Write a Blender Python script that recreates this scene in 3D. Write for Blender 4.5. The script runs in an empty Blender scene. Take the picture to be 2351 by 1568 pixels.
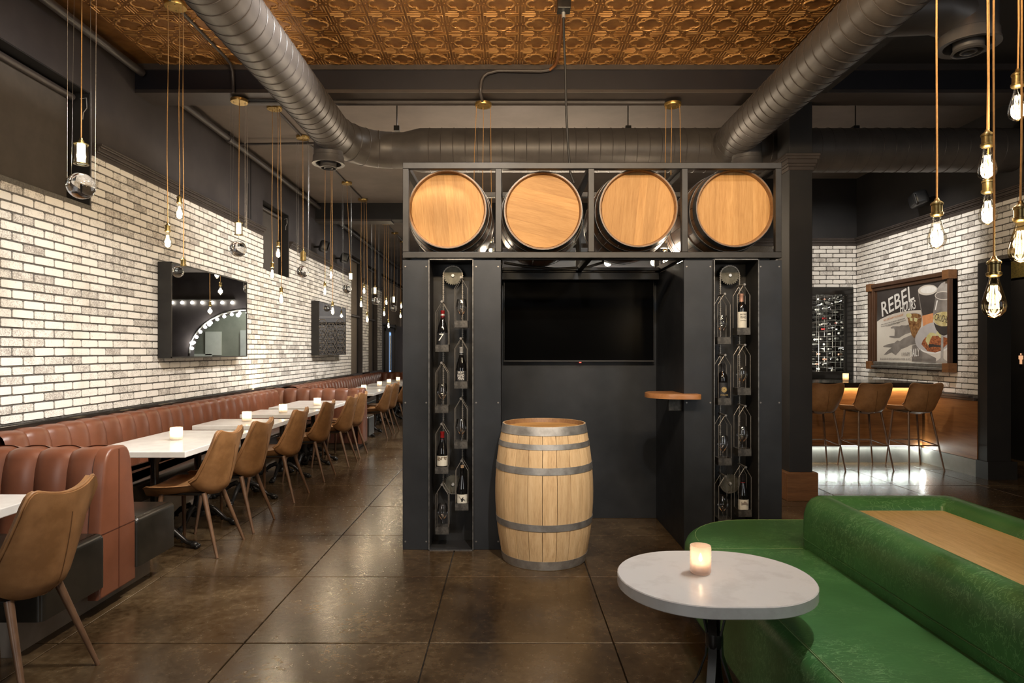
import bpy, bmesh, math, random
from mathutils import Vector, Matrix
random.seed(7)
PI = math.pi
sc = bpy.context.scene
COL = sc.collection

# ------------------------------------------------------------------ camera
F = 1444.0; CX, CY = 1168.0, 807.0; H = 1.442
cam = bpy.data.cameras.new('camera'); cam.sensor_width = 36.0
cam.lens = F / 2351 * 36; cam.shift_x = (1175.5 - CX) / 2351; cam.shift_y = (CY - 784) / 2351
cam.clip_start = 0.05
camo = bpy.data.objects.new('camera', cam); COL.objects.link(camo)
camo.location = (0, 0, H); camo.rotation_euler = (PI / 2, 0, 0)
sc.camera = camo
sc.view_settings.view_transform = 'Standard'; sc.view_settings.look = 'None'
sc.view_settings.gamma = 1; sc.view_settings.use_curve_mapping = False
sc.view_settings.exposure = 0.75
sc.cycles.use_denoising = True
sc.cycles.use_adaptive_sampling = True; sc.cycles.adaptive_threshold = 0.03; sc.cycles.max_bounces = 8; sc.cycles.diffuse_bounces = 3; sc.cycles.glossy_bounces = 4
sc.cycles.transmission_bounces = 6; sc.cycles.transparent_max_bounces = 16
sc.cycles.sample_clamp_indirect = 4.0; sc.cycles.caustics_reflective = False; sc.cycles.caustics_refractive = False
# ------------------------------------------------------------------ world
w = bpy.data.worlds.new('world'); sc.world = w; w.use_nodes = True
w.node_tree.nodes['Background'].inputs[0].default_value = (0.9, 0.93, 1.0, 1)
w.node_tree.nodes['Background'].inputs[1].default_value = 0.25

# ------------------------------------------------------------------ lights
def light(kind, name, loc, power, color, target=None, size=0.1, size_y=None, angle=None, blend=0.5, rad=0.03):
    L = bpy.data.lights.new(name, kind); L.energy = power; L.color = color
    if kind == 'AREA':
        L.shape = 'RECTANGLE' if size_y else 'SQUARE'; L.size = size
        if size_y: L.size_y = size_y
    elif kind == 'SPOT':
        L.spot_size = math.radians(angle); L.spot_blend = blend; L.shadow_soft_size = rad
    else: L.shadow_soft_size = rad
    o = bpy.data.objects.new(name, L); COL.objects.link(o); o.location = loc
    if target is not None:
        o.rotation_euler = (Vector(target) - Vector(loc)).to_track_quat('-Z', 'Y').to_euler()
    return o
WARM = (1.0, 0.80, 0.58); SOFT = (1.0, 0.965, 0.915); DAY = (0.95, 0.97, 1.0); LED = (0.93, 1.0, 0.93)
AMB = (1.0, 0.72, 0.42); XL0 = -3.5
# added fill standing for daylight through two unseen storefront windows behind the camera
light('AREA', 'daylight_fill_left', (-2.3, -2.2, 2.0), 26, (1.0, 0.97, 0.92), (-2.0, 4, 1.4), 2.0, 2.2)
light('AREA', 'daylight_fill_right', (4.0, -2.2, 2.0), 26, (0.95, 0.97, 1.0), (3.0, 4, 1.0), 2.0, 2.2)
# ceiling track spots
light('SPOT', 'track_spot_barrel', (0.75, 1.3, 3.95), 330, SOFT, (0.26, 4.4, 0.60), angle=25, blend=0.8, rad=0.05)
light('SPOT', 'track_spot_rack', (0.3, 1.0, 3.95), 190, SOFT, (0.6, 4.6, 2.35), angle=46, blend=0.9, rad=0.08)
light('SPOT', 'track_spot_panel', (-0.9, 2.6, 3.95), 75, SOFT, (-0.5, 4.6, 1.9), angle=50, blend=0.9, rad=0.08)
light('SPOT', 'track_spot_panel', (2.0, 2.6, 3.95), 75, SOFT, (1.75, 4.6, 1.9), angle=50, blend=0.9, rad=0.08)
light('SPOT', 'track_spot_sofa', (2.3, 3.4, 3.95), 360, (1.0, 0.98, 0.95), (1.7, 2.0, 0.5), angle=80, blend=0.8, rad=0.10)
light('SPOT', 'track_spot_oval', (1.8, 2.7, 3.95), 120, (1.0, 0.97, 0.93), (0.75, 2.3, 0.6), angle=40, blend=0.8, rad=0.08)
for i, yy in enumerate((2.6, 4.2, 7.0, 8.6, 10.4, 12.6)):
    light('SPOT', 'track_spot_wall', (-0.55, yy, 4.02), (165, 165, 150, 140, 130, 130)[i], SOFT, (-3.5, yy + 0.5, 1.75), angle=84, blend=0.9, rad=0.10)
for yy in (2.2, 4.3, 6.9, 9.3):
    light('SPOT', 'track_spot_aisle', (0.2, yy, 4.02), 300, SOFT, (-2.1, yy + 0.7, 0.6), angle=64, blend=0.9, rad=0.10)
light('SPOT', 'track_spot_poster', (3.4, 6.9, 4.0), 200, SOFT, (5.4, 8.3, 1.9), angle=62, blend=0.8, rad=0.06)
light('SPOT', 'track_spot_back_brick', (4.2, 7.6, 4.0), 80, SOFT, (5.1, 9.8, 2.4), angle=60, blend=0.8, rad=0.06)
light('SPOT', 'lattice_fill', (0.5, 17.5, 4.0), 520, SOFT, (-0.9, 20.9, 1.7), angle=70, blend=0.9, rad=0.1)  # added spot that brightens the lattice screen for the second mirror
# warm LED strip hidden in the ledge behind the booths, grazing up the brick
light('AREA', 'ledge_led', (XL0 + 0.045, 8.6, 0.935), 34, (1.0, 0.76, 0.46), (XL0 + 0.02, 8.6, 2.0), 0.03, 10.4)
# added bounce fill under tin ceiling; uplight on the white ceiling behind the beam
light('AREA', 'tin_bounce_fill', (0.3, 1.6, 3.3), 105, (1.0, 0.76, 0.48), (0.3, 4.9, 4.25), 3.0, 0.2)
light('AREA', 'ceiling_wash', (0.4, 8.6, 3.0), 26, WARM, (0.4, 7.1, 4.13), 3.0, 0.2)

def at(px, py, Y):
    return Vector(((px - CX) / F * Y, Y, H - (py - CY) / F * Y))

# ------------------------------------------------------------------ materials
M = {}
def newmat(name):
    m = bpy.data.materials.new(name); m.use_nodes = True
    M[name] = m
    return m, m.node_tree, m.node_tree.nodes['Principled BSDF']
def N(nt, typ, **kw):
    n = nt.nodes.new(typ)
    for k, v in kw.items():
        if k.startswith('_'): n.inputs[int(k[1:])].default_value = v
        else: setattr(n, k, v)
    return n
def ramp(nt, fac, stops):
    r = N(nt, 'ShaderNodeValToRGB')
    el = r.color_ramp.elements
    while len(el) < len(stops): el.new(0.5)
    for e, (p, c) in zip(el, stops):
        e.position = p; e.color = (*c, 1) if len(c) == 3 else c
    nt.links.new(fac, r.inputs[0]); return r.outputs[0]
def coords(nt, scale=(1, 1, 1), kind='Object'):
    if kind == 'World':
        src = N(nt, 'ShaderNodeNewGeometry').outputs['Position']
    else:
        src = N(nt, 'ShaderNodeTexCoord').outputs[kind]
    mp = N(nt, 'ShaderNodeMapping'); mp.inputs['Scale'].default_value = scale
    nt.links.new(src, mp.inputs[0]); return mp.outputs[0]
def noise(nt, vec, scale, detail=4, rough=0.6, dist=0):
    n = N(nt, 'ShaderNodeTexNoise'); n.inputs['Scale'].default_value = scale
    n.inputs['Detail'].default_value = detail; n.inputs['Roughness'].default_value = rough
    n.inputs['Distortion'].default_value = dist
    nt.links.new(vec, n.inputs['Vector']); return n.outputs[0]
def bump(nt, p, h, strength, dist=0.01):
    b = N(nt, 'ShaderNodeBump'); b.inputs['Strength'].default_value = strength; b.inputs['Distance'].default_value = dist
    nt.links.new(h, b.inputs['Height']); nt.links.new(b.outputs[0], p.inputs['Normal'])
def mottled(name, c1, c2, scale=5, rough=0.5, metal=0.0, rough2=None, bscale=None, bstr=0.1, kind='Object', sc3=(1, 1, 1), lo=0.35, hi=0.65, spec=None, coat=0, bdist=0.004):
    m, nt, p = newmat(name)
    v = coords(nt, sc3, kind); n = noise(nt, v, scale, 5)
    nt.links.new(ramp(nt, n, [(lo, c1), (hi, c2)]), p.inputs['Base Color'])
    p.inputs['Metallic'].default_value = metal; p.inputs['Roughness'].default_value = rough
    if rough2 is not None:
        n2 = noise(nt, v, scale * 2.3, 5)
        nt.links.new(ramp(nt, n2, [(0.35, (rough,) * 3), (0.65, (rough2,) * 3)]), p.inputs['Roughness'])
    if spec is not None: p.inputs['Specular IOR Level'].default_value = spec
    if coat: p.inputs['Coat Weight'].default_value = coat; p.inputs['Coat Roughness'].default_value = 0.12
    if bscale: bump(nt, p, noise(nt, v, bscale, 4), bstr, bdist)
    return m
def emis(name, color, strength, sample=False):
    m, nt, p = newmat(name)
    p.inputs['Base Color'].default_value = (0, 0, 0, 1)
    p.inputs['Emission Color'].default_value = (*color, 1); p.inputs['Emission Strength'].default_value = strength
    if not sample: m.cycles.emission_sampling = 'NONE'
    return m
def thin_glass(name, tint=(1, 1, 1), ior=1.45, add=0.0):
    m, nt, p = newmat(name); nt.nodes.remove(p)
    out = nt.nodes['Material Output']
    tr = N(nt, 'ShaderNodeBsdfTransparent'); tr.inputs[0].default_value = (*tint, 1)
    gl = N(nt, 'ShaderNodeBsdfGlossy'); gl.inputs['Roughness'].default_value = 0.02
    fr = N(nt, 'ShaderNodeFresnel'); fr.inputs[0].default_value = ior
    ad = N(nt, 'ShaderNodeMath', operation='ADD'); ad.inputs[1].default_value = add
    dm = N(nt, 'ShaderNodeMath', operation='MULTIPLY'); dm.inputs[1].default_value = 0.6; nt.links.new(fr.outputs[0], dm.inputs[0]); nt.links.new(dm.outputs[0], ad.inputs[0])
    mx = N(nt, 'ShaderNodeMixShader')
    nt.links.new(ad.outputs[0], mx.inputs[0]); nt.links.new(tr.outputs[0], mx.inputs[1]); nt.links.new(gl.outputs[0], mx.inputs[2])
    nt.links.new(mx.outputs[0], out.inputs[0]); return m
def wood(name, c1, c2, c3, axis='z', scale=1.0, rough=0.45, rnd=0.25, spec=0.4, fig=1.0):
    m, nt, p = newmat(name)
    s = {'x': (1.2, 14, 14), 'y': (14, 1.2, 14), 'z': (14, 14, 1.2)}[axis]
    oi = N(nt, 'ShaderNodeObjectInfo')
    tc = N(nt, 'ShaderNodeTexCoord')
    addv = N(nt, 'ShaderNodeVectorMath', operation='ADD')
    mul = N(nt, 'ShaderNodeVectorMath', operation='SCALE'); mul.inputs['Scale'].default_value = 37.0
    cmb = N(nt, 'ShaderNodeCombineXYZ')
    for k in range(3): nt.links.new(oi.outputs['Random'], cmb.inputs[k])
    nt.links.new(cmb.outputs[0], mul.inputs[0]); nt.links.new(tc.outputs['Object'], addv.inputs[0]); nt.links.new(mul.outputs[0], addv.inputs[1])
    mp = N(nt, 'ShaderNodeMapping'); mp.inputs['Scale'].default_value = tuple(a * scale for a in s)
    nt.links.new(addv.outputs[0], mp.inputs[0])
    n1 = noise(nt, mp.outputs[0], 2.0, 6, 0.65, 0.4 * fig); n2 = noise(nt, mp.outputs[0], 9.0, 4, 0.7)
    mixn = N(nt, 'ShaderNodeMix'); mixn.inputs[0].default_value = 0.4
    nt.links.new(n1, mixn.inputs[2]); nt.links.new(n2, mixn.inputs[3])
    c = ramp(nt, mixn.outputs[0], [(0.32, c1), (0.5, c2), (0.68, c3)])
    hs = N(nt, 'ShaderNodeHueSaturation')
    mr = N(nt, 'ShaderNodeMapRange'); mr.inputs[3].default_value = 1 - rnd; mr.inputs[4].default_value = 1 + rnd
    nt.links.new(oi.outputs['Random'], mr.inputs[0]); nt.links.new(mr.outputs[0], hs.inputs['Value'])
    nt.links.new(c, hs.inputs['Color']); nt.links.new(hs.outputs[0], p.inputs['Base Color'])
    p.inputs['Roughness'].default_value = rough; p.inputs['Specular IOR Level'].default_value = spec
    bump(nt, p, mixn.outputs[0], 0.15, 0.003)
    return m

BZ0, BPH, BPL = 0.93, 0.0678, 0.2055     # brick course grid
def brick_mat():
    m, nt, p = newmat('brick_white')
    pos = N(nt, 'ShaderNodeNewGeometry').outputs['Position']
    sp = N(nt, 'ShaderNodeSeparateXYZ'); nt.links.new(pos, sp.inputs[0])
    def mth(op, a, b=None):
        n = N(nt, 'ShaderNodeMath', operation=op)
        for i, v in enumerate((a, b)):
            if v is None: continue
            if isinstance(v, (int, float)): n.inputs[i].default_value = v
            else: nt.links.new(v, n.inputs[i])
        return n.outputs[0]
    row = mth('FLOOR', mth('DIVIDE', mth('SUBTRACT', sp.outputs[2], BZ0), BPH))
    par = mth('MULTIPLY', mth('MODULO', row, 2.0), 0.5)
    nx = mth('GREATER_THAN', mth('ABSOLUTE', N_normal_y(nt)), 0.7)
    along = mth('ADD', mth('MULTIPLY', sp.outputs[1], mth('SUBTRACT', 1.0, nx)), mth('MULTIPLY', sp.outputs[0], nx))
    colid = mth('FLOOR', mth('SUBTRACT', mth('DIVIDE', sp.outputs[1], BPL), par))
    colx = mth('FLOOR', mth('SUBTRACT', mth('DIVIDE', sp.outputs[0], BPL), par))
    cmb = N(nt, 'ShaderNodeCombineXYZ'); nt.links.new(row, cmb.inputs[0]); nt.links.new(colid, cmb.inputs[1]); nt.links.new(colx, cmb.inputs[2])
    wn = N(nt, 'ShaderNodeTexWhiteNoise', noise_dimensions='3D'); nt.links.new(cmb.outputs[0], wn.inputs['Vector'])
    rnd = wn.outputs['Value']
    n1 = noise(nt, pos, 95, 6, 0.75); n2 = noise(nt, pos, 14, 3, 0.5)
    # worn speckle amount depends on the brick
    s = mth('ADD', mth('MULTIPLY', mth('SUBTRACT', n1, 0.5), 1.5), mth('ADD', mth('MULTIPLY', mth('SUBTRACT', n2, 0.5), 0.5), mth('MULTIPLY', mth('POWER', rnd, 1.6), 0.42)))
    wear = ramp(nt, s, [(0.15, (0, 0, 0)), (0.52, (1, 1, 1))])
    mix = N(nt, 'ShaderNodeMix', data_type='RGBA'); nt.links.new(wear, mix.inputs[0])
    mix.inputs[6].default_value = (0.82, 0.785, 0.73, 1); mix.inputs[7].default_value = (0.31, 0.28, 0.25, 1)
    nt.links.new(mix.outputs[2], p.inputs['Base Color'])
    p.inputs['Roughness'].default_value = 0.75; p.inputs['Specular IOR Level'].default_value = 0.25
    bump(nt, p, n1, 0.35, 0.004)
def N_normal_y(nt):
    g = N(nt, 'ShaderNodeNewGeometry'); s = N(nt, 'ShaderNodeSeparateXYZ')
    nt.links.new(g.outputs['True Normal'], s.inputs[0]); return s.outputs[1]
brick_mat()
mottled('mortar', (0.088, 0.080, 0.072), (0.145, 0.134, 0.122), 60, 0.9, kind='World', bscale=90, bstr=0.4)
mottled('wall_paint', (0.040, 0.033, 0.033), (0.055, 0.046, 0.044), 3, 0.55, bscale=60, bstr=0.08, kind='World')
mottled('wall_paint_black', (0.010, 0.009, 0.009), (0.016, 0.014, 0.013), 3, 0.6, kind='World')
mottled('ceiling_paint', (0.13, 0.108, 0.095), (0.17, 0.142, 0.125), 2, 0.7, kind='World')
mottled('beam_paint', (0.0065, 0.0055, 0.009), (0.010, 0.0085, 0.0125), 3, 0.5, kind='World')
mottled('trim_paint', (0.045, 0.036, 0.032), (0.06, 0.048, 0.042), 5, 0.4, kind='World')
mottled('shade_fabric', (0.060, 0.050, 0.042), (0.072, 0.06, 0.05), 8, 0.85, kind='World')
mottled('shade_fabric_tan', (0.15, 0.115, 0.08), (0.17, 0.13, 0.092), 8, 0.85, kind='World')
mottled('duct_paint', (0.064, 0.055, 0.050), (0.084, 0.073, 0.066), 6, 0.42, kind='World', metal=0.1)
mottled('diffuser_paint', (0.065, 0.06, 0.06), (0.085, 0.078, 0.076), 6, 0.4)
mottled('pipe_paint', (0.05, 0.042, 0.04), (0.065, 0.055, 0.05), 6, 0.4)
mottled('copper_pipe', (0.30, 0.12, 0.04), (0.36, 0.16, 0.06), 9, 0.35, metal=0.6)
mottled('tin_copper', (0.19, 0.078, 0.019), (0.33, 0.15, 0.04), 7, 0.38, metal=0.55, rough2=0.5, kind='World', bscale=40, bstr=0.1)
mottled('tin_rubbed', (0.42, 0.20, 0.055), (0.62, 0.34, 0.12), 9, 0.34, metal=0.55, kind='World')
mottled('steel_black', (0.022, 0.024, 0.027), (0.036, 0.038, 0.042), 2.2, 0.42, metal=0.45, rough2=0.5, kind='World', bscale=120, bstr=0.05, spec=0.4)
mottled('steel_frame', (0.015, 0.013, 0.011), (0.026, 0.023, 0.020), 9, 0.5, metal=0.15, kind='World')
mottled('steel_edge', (0.11, 0.105, 0.10), (0.22, 0.21, 0.195), 30, 0.4, metal=0.7, kind='World')
mottled('niche_black', (0.018, 0.017, 0.017), (0.028, 0.027, 0.026), 5, 0.5, metal=0.3, kind='World')
mottled('tray_steel', (0.05, 0.046, 0.042), (0.13, 0.12, 0.105), 22, 0.5, metal=0.5, lo=0.45, hi=0.7)
mottled('rod_steel', (0.20, 0.18, 0.16), (0.30, 0.28, 0.25), 20, 0.4, metal=0.7)
mottled('chain_steel', (0.12, 0.105, 0.085), (0.30, 0.27, 0.23), 40, 0.4, metal=0.7, kind='World')
mottled('sprocket_steel', (0.07, 0.065, 0.05), (0.15, 0.14, 0.11), 18, 0.5, metal=0.6)
mottled('hoop_steel', (0.30, 0.285, 0.265), (0.46, 0.44, 0.415), 14, 0.42, metal=0.75, rough2=0.55)
mottled('hoop_steel_dark', (0.07, 0.07, 0.068), (0.13, 0.125, 0.12), 14, 0.42, metal=0.6)
mottled('brass', (0.50, 0.33, 0.10), (0.66, 0.45, 0.16), 20, 0.3, metal=0.9)
mottled('brass_dark', (0.16, 0.12, 0.05), (0.30, 0.22, 0.09), 30, 0.32, metal=0.9)
mottled('cord', (0.42, 0.22, 0.07), (0.52, 0.28, 0.10), 60, 0.8)
mottled('cord_black', (0.012, 0.011, 0.01), (0.02, 0.018, 0.016), 60, 0.6)
mottled('wire', (0.35, 0.34, 0.32), (0.45, 0.44, 0.42), 60, 0.3, metal=0.8)
mottled('quartz', (0.71, 0.69, 0.655), (0.76, 0.745, 0.71), 7, 0.16, kind='World', lo=0.4, hi=0.55)
mottled('quartz_grey', (0.60, 0.58, 0.555), (0.67, 0.655, 0.63), 9, 0.2, kind='World', lo=0.36, hi=0.5)
mottled('iron_black', (0.012, 0.011, 0.010), (0.022, 0.02, 0.018), 20, 0.3, metal=0.3)
mottled('leather_tan', (0.20, 0.094, 0.034), (0.33, 0.165, 0.066), 7, 0.38, rough2=0.5, bscale=160, bstr=0.12, bdist=0.002)
mottled('leather_seam', (0.10, 0.045, 0.014), (0.14, 0.06, 0.02), 9, 0.5)
mottled('leather_brown', (0.125, 0.042, 0.020), (0.172, 0.060, 0.030), 3.5, 0.33, rough2=0.42, bscale=140, bstr=0.1, kind='World', bdist=0.002)
mottled('leather_brown_dark', (0.05, 0.016, 0.009), (0.075, 0.025, 0.014), 4, 0.42, bscale=140, bstr=0.1, kind='World', bdist=0.002)
mottled('leather_black', (0.010, 0.0085, 0.006), (0.017, 0.014, 0.010), 5, 0.28, bscale=140, bstr=0.1, kind='World', bdist=0.002)
mottled('leg_wood', (0.10, 0.052, 0.028), (0.15, 0.082, 0.045), 9, 0.35, sc3=(4, 4, 1))
mottled('plinth_grey', (0.22, 0.185, 0.15), (0.30, 0.25, 0.205), 6, 0.6, kind='World')
mottled('label_cream', (0.55, 0.52, 0.43), (0.62, 0.58, 0.5), 25, 0.6)
mottled('label_black', (0.015, 0.015, 0.017), (0.022, 0.022, 0.024), 25, 0.5)
mottled('ink_black', (0.012, 0.010, 0.010), (0.018, 0.016, 0.015), 25, 0.6)
mottled('ink_white', (0.72, 0.70, 0.66), (0.78, 0.76, 0.72), 25, 0.6)
mottled('ink_gold', (0.50, 0.36, 0.14), (0.58, 0.42, 0.18), 25, 0.4, metal=0.4)
mottled('ink_orange', (0.60, 0.25, 0.10), (0.66, 0.30, 0.13), 25, 0.6)
mottled('foil_red', (0.25, 0.012, 0.014), (0.36, 0.02, 0.02), 30, 0.35, metal=0.3)
mottled('foil_silver', (0.48, 0.47, 0.45), (0.6, 0.59, 0.57), 30, 0.3, metal=0.6)
mottled('foil_rose', (0.45, 0.24, 0.17), (0.52, 0.29, 0.21), 30, 0.35, metal=0.4)
mottled('foil_black', (0.012, 0.011, 0.012), (0.02, 0.018, 0.02), 30, 0.3)
mottled('cork', (0.42, 0.26, 0.14), (0.52, 0.34, 0.2), 60, 0.8)
mottled('bottle_glass', (0.004, 0.004, 0.004), (0.007, 0.006, 0.006), 5, 0.06, spec=0.7)
mottled('plastic_black', (0.010, 0.010, 0.010), (0.014, 0.014, 0.014), 5, 0.35)
mottled('bar_black', (0.010, 0.009, 0.008), (0.016, 0.014, 0.012), 6, 0.12, kind='World')
mottled('wax', (0.75, 0.70, 0.6), (0.8, 0.75, 0.66), 10, 0.6)
mottled('poster_dark', (0.040, 0.033, 0.03), (0.06, 0.05, 0.045), 4, 0.5)
mottled('poster_cream', (0.58, 0.53, 0.46), (0.66, 0.61, 0.54), 2, 0.5)
mottled('poster_shadow', (0.16, 0.14, 0.125), (0.27, 0.24, 0.215), 5, 0.5)
mottled('poster_plate', (0.40, 0.375, 0.37), (0.50, 0.475, 0.47), 3, 0.5)
mottled('poster_cola', (0.12, 0.045, 0.015), (0.36, 0.2, 0.08), 26, 0.4)
mottled('poster_wine', (0.42, 0.33, 0.12), (0.62, 0.54, 0.3), 22, 0.4)
mottled('poster_meat', (0.13, 0.03, 0.012), (0.46, 0.16, 0.06), 45, 0.5)
mottled('poster_lime', (0.50, 0.46, 0.18), (0.62, 0.58, 0.32), 10, 0.5)
mottled('poster_glass', (0.32, 0.29, 0.26), (0.42, 0.39, 0.36), 10, 0.4)
mottled('olive_lit_wall', (0.05, 0.038, 0.004), (0.12, 0.085, 0.010), 60, 0.9, kind='World', bscale=120, bstr=0.8)  # warm light on the upper hallway wall put into the olive colour
mottled('grey_green_wall', (0.20, 0.205, 0.17), (0.26, 0.265, 0.22), 2, 0.7, kind='World')
mottled('paper_white', (0.7, 0.7, 0.64), (0.76, 0.76, 0.7), 5, 0.7)
mottled('door_grey', (0.45, 0.46, 0.44), (0.55, 0.56, 0.53), 3, 0.5)
mottled('toe_kick', (0.17, 0.165, 0.15), (0.23, 0.22, 0.2), 5, 0.35, kind='World')
mottled('slab_gap', (0.010, 0.008, 0.006), (0.05, 0.04, 0.03), 30, 0.8, kind='World')
wood('oak_stave', (0.44, 0.275, 0.135), (0.62, 0.42, 0.225), (0.72, 0.52, 0.30), 'z', 1.0, 0.6, 0.12, 0.25)
wood('oak_head', (0.30, 0.145, 0.042), (0.40, 0.205, 0.065), (0.48, 0.265, 0.095), 'x', 1.0, 0.55, 0.13, 0.25)
wood('oak_dark', (0.12, 0.055, 0.022), (0.18, 0.09, 0.038), (0.24, 0.125, 0.055), 'z', 1.0, 0.35, 0.2, 0.5)
wood('oak_inner', (0.16, 0.075, 0.03), (0.22, 0.11, 0.045), (0.28, 0.15, 0.06), 'z', 1.0, 0.5, 0.15, 0.3)
wood('cherry', (0.26, 0.105, 0.035), (0.34, 0.15, 0.055), (0.40, 0.19, 0.075), 'x', 1.0, 0.35, 0.1, 0.5)
wood('walnut_panel', (0.13, 0.05, 0.014), (0.22, 0.092, 0.028), (0.30, 0.135, 0.045), 'x', 0.45, 0.4, 0.05, 0.4, 3.0)
wood('walnut_panel_y', (0.15, 0.058, 0.018), (0.23, 0.095, 0.03), (0.29, 0.13, 0.045), 'y', 0.4, 0.4, 0.05, 0.4, 3.0)
wood('walnut_dark', (0.040, 0.018, 0.009), (0.06, 0.028, 0.014), (0.085, 0.042, 0.022), 'z', 1.0, 0.4, 0.1, 0.4)
wood('walnut_plinth', (0.11, 0.045, 0.015), (0.17, 0.075, 0.027), (0.22, 0.10, 0.038), 'x', 1.0, 0.4, 0.05, 0.4)
wood('laminate_oak', (0.50, 0.33, 0.13), (0.66, 0.46, 0.21), (0.76, 0.56, 0.29), 'y', 2.2, 0.4, 0.0, 0.4)
# green leather with pale crackle lines
m, nt, p = newmat('leather_green')
v = coords(nt, (1, 1, 1), 'World'); n1 = noise(nt, v, 4, 5)
base = ramp(nt, n1, [(0.3, (0.038, 0.128, 0.037)), (0.7, (0.062, 0.195, 0.060))])
vs = coords(nt, (1.0, 2.4, 1.6), 'World'); n3 = noise(nt, vs, 15, 5, 0.62, 0.9)
ab = N(nt, 'ShaderNodeMath', operation='SUBTRACT'); ab.inputs[1].default_value = 0.5; nt.links.new(n3, ab.inputs[0])
ab2 = N(nt, 'ShaderNodeMath', operation='ABSOLUTE'); nt.links.new(ab.outputs[0], ab2.inputs[0])
ln = ramp(nt, ab2.outputs[0], [(0.0, (0.9, 0.9, 0.9)), (0.024, (0, 0, 0))])
n4 = noise(nt, v, 3, 2)
mk = N(nt, 'ShaderNodeMath', operation='MULTIPLY'); nt.links.new(ln, mk.inputs[0]); nt.links.new(ramp(nt, n4, [(0.42, (0.06, 0.06, 0.06)), (0.64, (1, 1, 1))]), mk.inputs[1])
mx = N(nt, 'ShaderNodeMix', data_type='RGBA'); nt.links.new(mk.outputs[0], mx.inputs[0]); nt.links.new(base, mx.inputs[6]); mx.inputs[7].default_value = (0.22, 0.42, 0.19, 1)
nt.links.new(mx.outputs[2], p.inputs['Base Color']); p.inputs['Roughness'].default_value = 0.36
bump(nt, p, n3, 0.12, 0.004)
mottled('stitch', (0.16, 0.28, 0.11), (0.2, 0.33, 0.14), 60, 0.6)
# stained concrete
m, nt, p = newmat('stained_concrete')
v = coords(nt, (1, 1, 1), 'World'); n1 = noise(nt, v, 1.7, 8, 0.68, 0.4); n2 = noise(nt, v, 26, 6, 0.7); n3 = noise(nt, v, 140, 2, 0.5)
mm = N(nt, 'ShaderNodeMix'); mm.inputs[0].default_value = 0.3; nt.links.new(n1, mm.inputs[2]); nt.links.new(n2, mm.inputs[3])
c = ramp(nt, mm.outputs[0], [(0.36, (0.022, 0.012, 0.005)), (0.5, (0.065, 0.040, 0.019)), (0.64, (0.125, 0.084, 0.044))])
sp = ramp(nt, n3, [(0.72, (0, 0, 0)), (0.80, (0.3, 0.3, 0.3))])
mx = N(nt, 'ShaderNodeMix', data_type='RGBA'); nt.links.new(sp, mx.inputs[0]); nt.links.new(c, mx.inputs[6]); mx.inputs[7].default_value = (0.22, 0.17, 0.11, 1)
nt.links.new(mx.outputs[2], p.inputs['Base Color'])
nt.links.new(ramp(nt, n2, [(0.3, (0.14,) * 3), (0.7, (0.30,) * 3)]), p.inputs['Roughness'])
p.inputs['Specular IOR Level'].default_value = 0.6
bump(nt, p, mm.outputs[0], 0.10, 0.012)
# mirror / screens / glass / lamps
m, nt, p = newmat('mirror_glass'); p.inputs['Base Color'].default_value = (0.86, 0.87, 0.86, 1); p.inputs['Metallic'].default_value = 1; p.inputs['Roughness'].default_value = 0.0
mottled('screen_black', (0.0015, 0.0015, 0.0016), (0.002, 0.002, 0.002), 3, 0.2, spec=0.05)
thin_glass('bulb_glass', (1.0, 0.97, 0.90)); thin_glass('bulb_glass_amber', (1.0, 0.86, 0.60)); thin_glass('wine_glass', (0.985, 0.985, 0.985), 1.5, 0.03); thin_glass('window_glass', (0.92, 0.94, 0.93), 1.45)
m, nt, p = newmat('crystal'); p.inputs['Base Color'].default_value = (1, 1, 1, 1); p.inputs['Roughness'].default_value = 0.0; p.inputs['Transmission Weight'].default_value = 1.0; p.inputs['IOR'].default_value = 1.5
def candle_glass(name, c, tr=0.45):
    m, nt, p = newmat(name); nt.nodes.remove(p); out = nt.nodes['Material Output']
    a = N(nt, 'ShaderNodeBsdfTransparent'); b = N(nt, 'ShaderNodeBsdfTranslucent'); b.inputs[0].default_value = (*c, 1)
    d = N(nt, 'ShaderNodeBsdfDiffuse'); d.inputs[0].default_value = (*c, 1)
    e = N(nt, 'ShaderNodeMixShader'); e.inputs[0].default_value = 0.35; nt.links.new(b.outputs[0], e.inputs[1]); nt.links.new(d.outputs[0], e.inputs[2])
    mx = N(nt, 'ShaderNodeMixShader'); mx.inputs[0].default_value = 1 - tr
    nt.links.new(a.outputs[0], mx.inputs[1]); nt.links.new(e.outputs[0], mx.inputs[2]); nt.links.new(mx.outputs[0], out.inputs[0])
candle_glass('frosted_glass', (0.95, 0.88, 0.78)); candle_glass('blush_glass', (0.98, 0.80, 0.70)); candle_glass('paper_lamp', (0.95, 0.8, 0.6), 0.2)
emis('filament', (1.0, 0.86, 0.60), 26); emis('filament_soft', (1.0, 0.83, 0.50), 7); emis('flame', (1.0, 0.80, 0.48), 18)
emis('lamp_glow', (1.0, 0.97, 0.72), 7); emis('lamp_glow_warm', (1.0, 0.88, 0.55), 5)
emis('led_white', (0.93, 1.0, 0.95), 5); emis('led_warm', (1.0, 0.84, 0.6), 6); emis('spot_face', (1.0, 0.88, 0.66), 80); emis('marquee', (1.0, 0.95, 0.82), 16)
emis('power_led', (1.0, 0.08, 0.05), 2); emis('sign_orange', (1.0, 0.52, 0.27), 0.5); emis('daylight_blue', (0.28, 0.50, 0.85), 0.7)
emis('window_sky', (0.85, 0.92, 1.0), 3.0)

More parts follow.
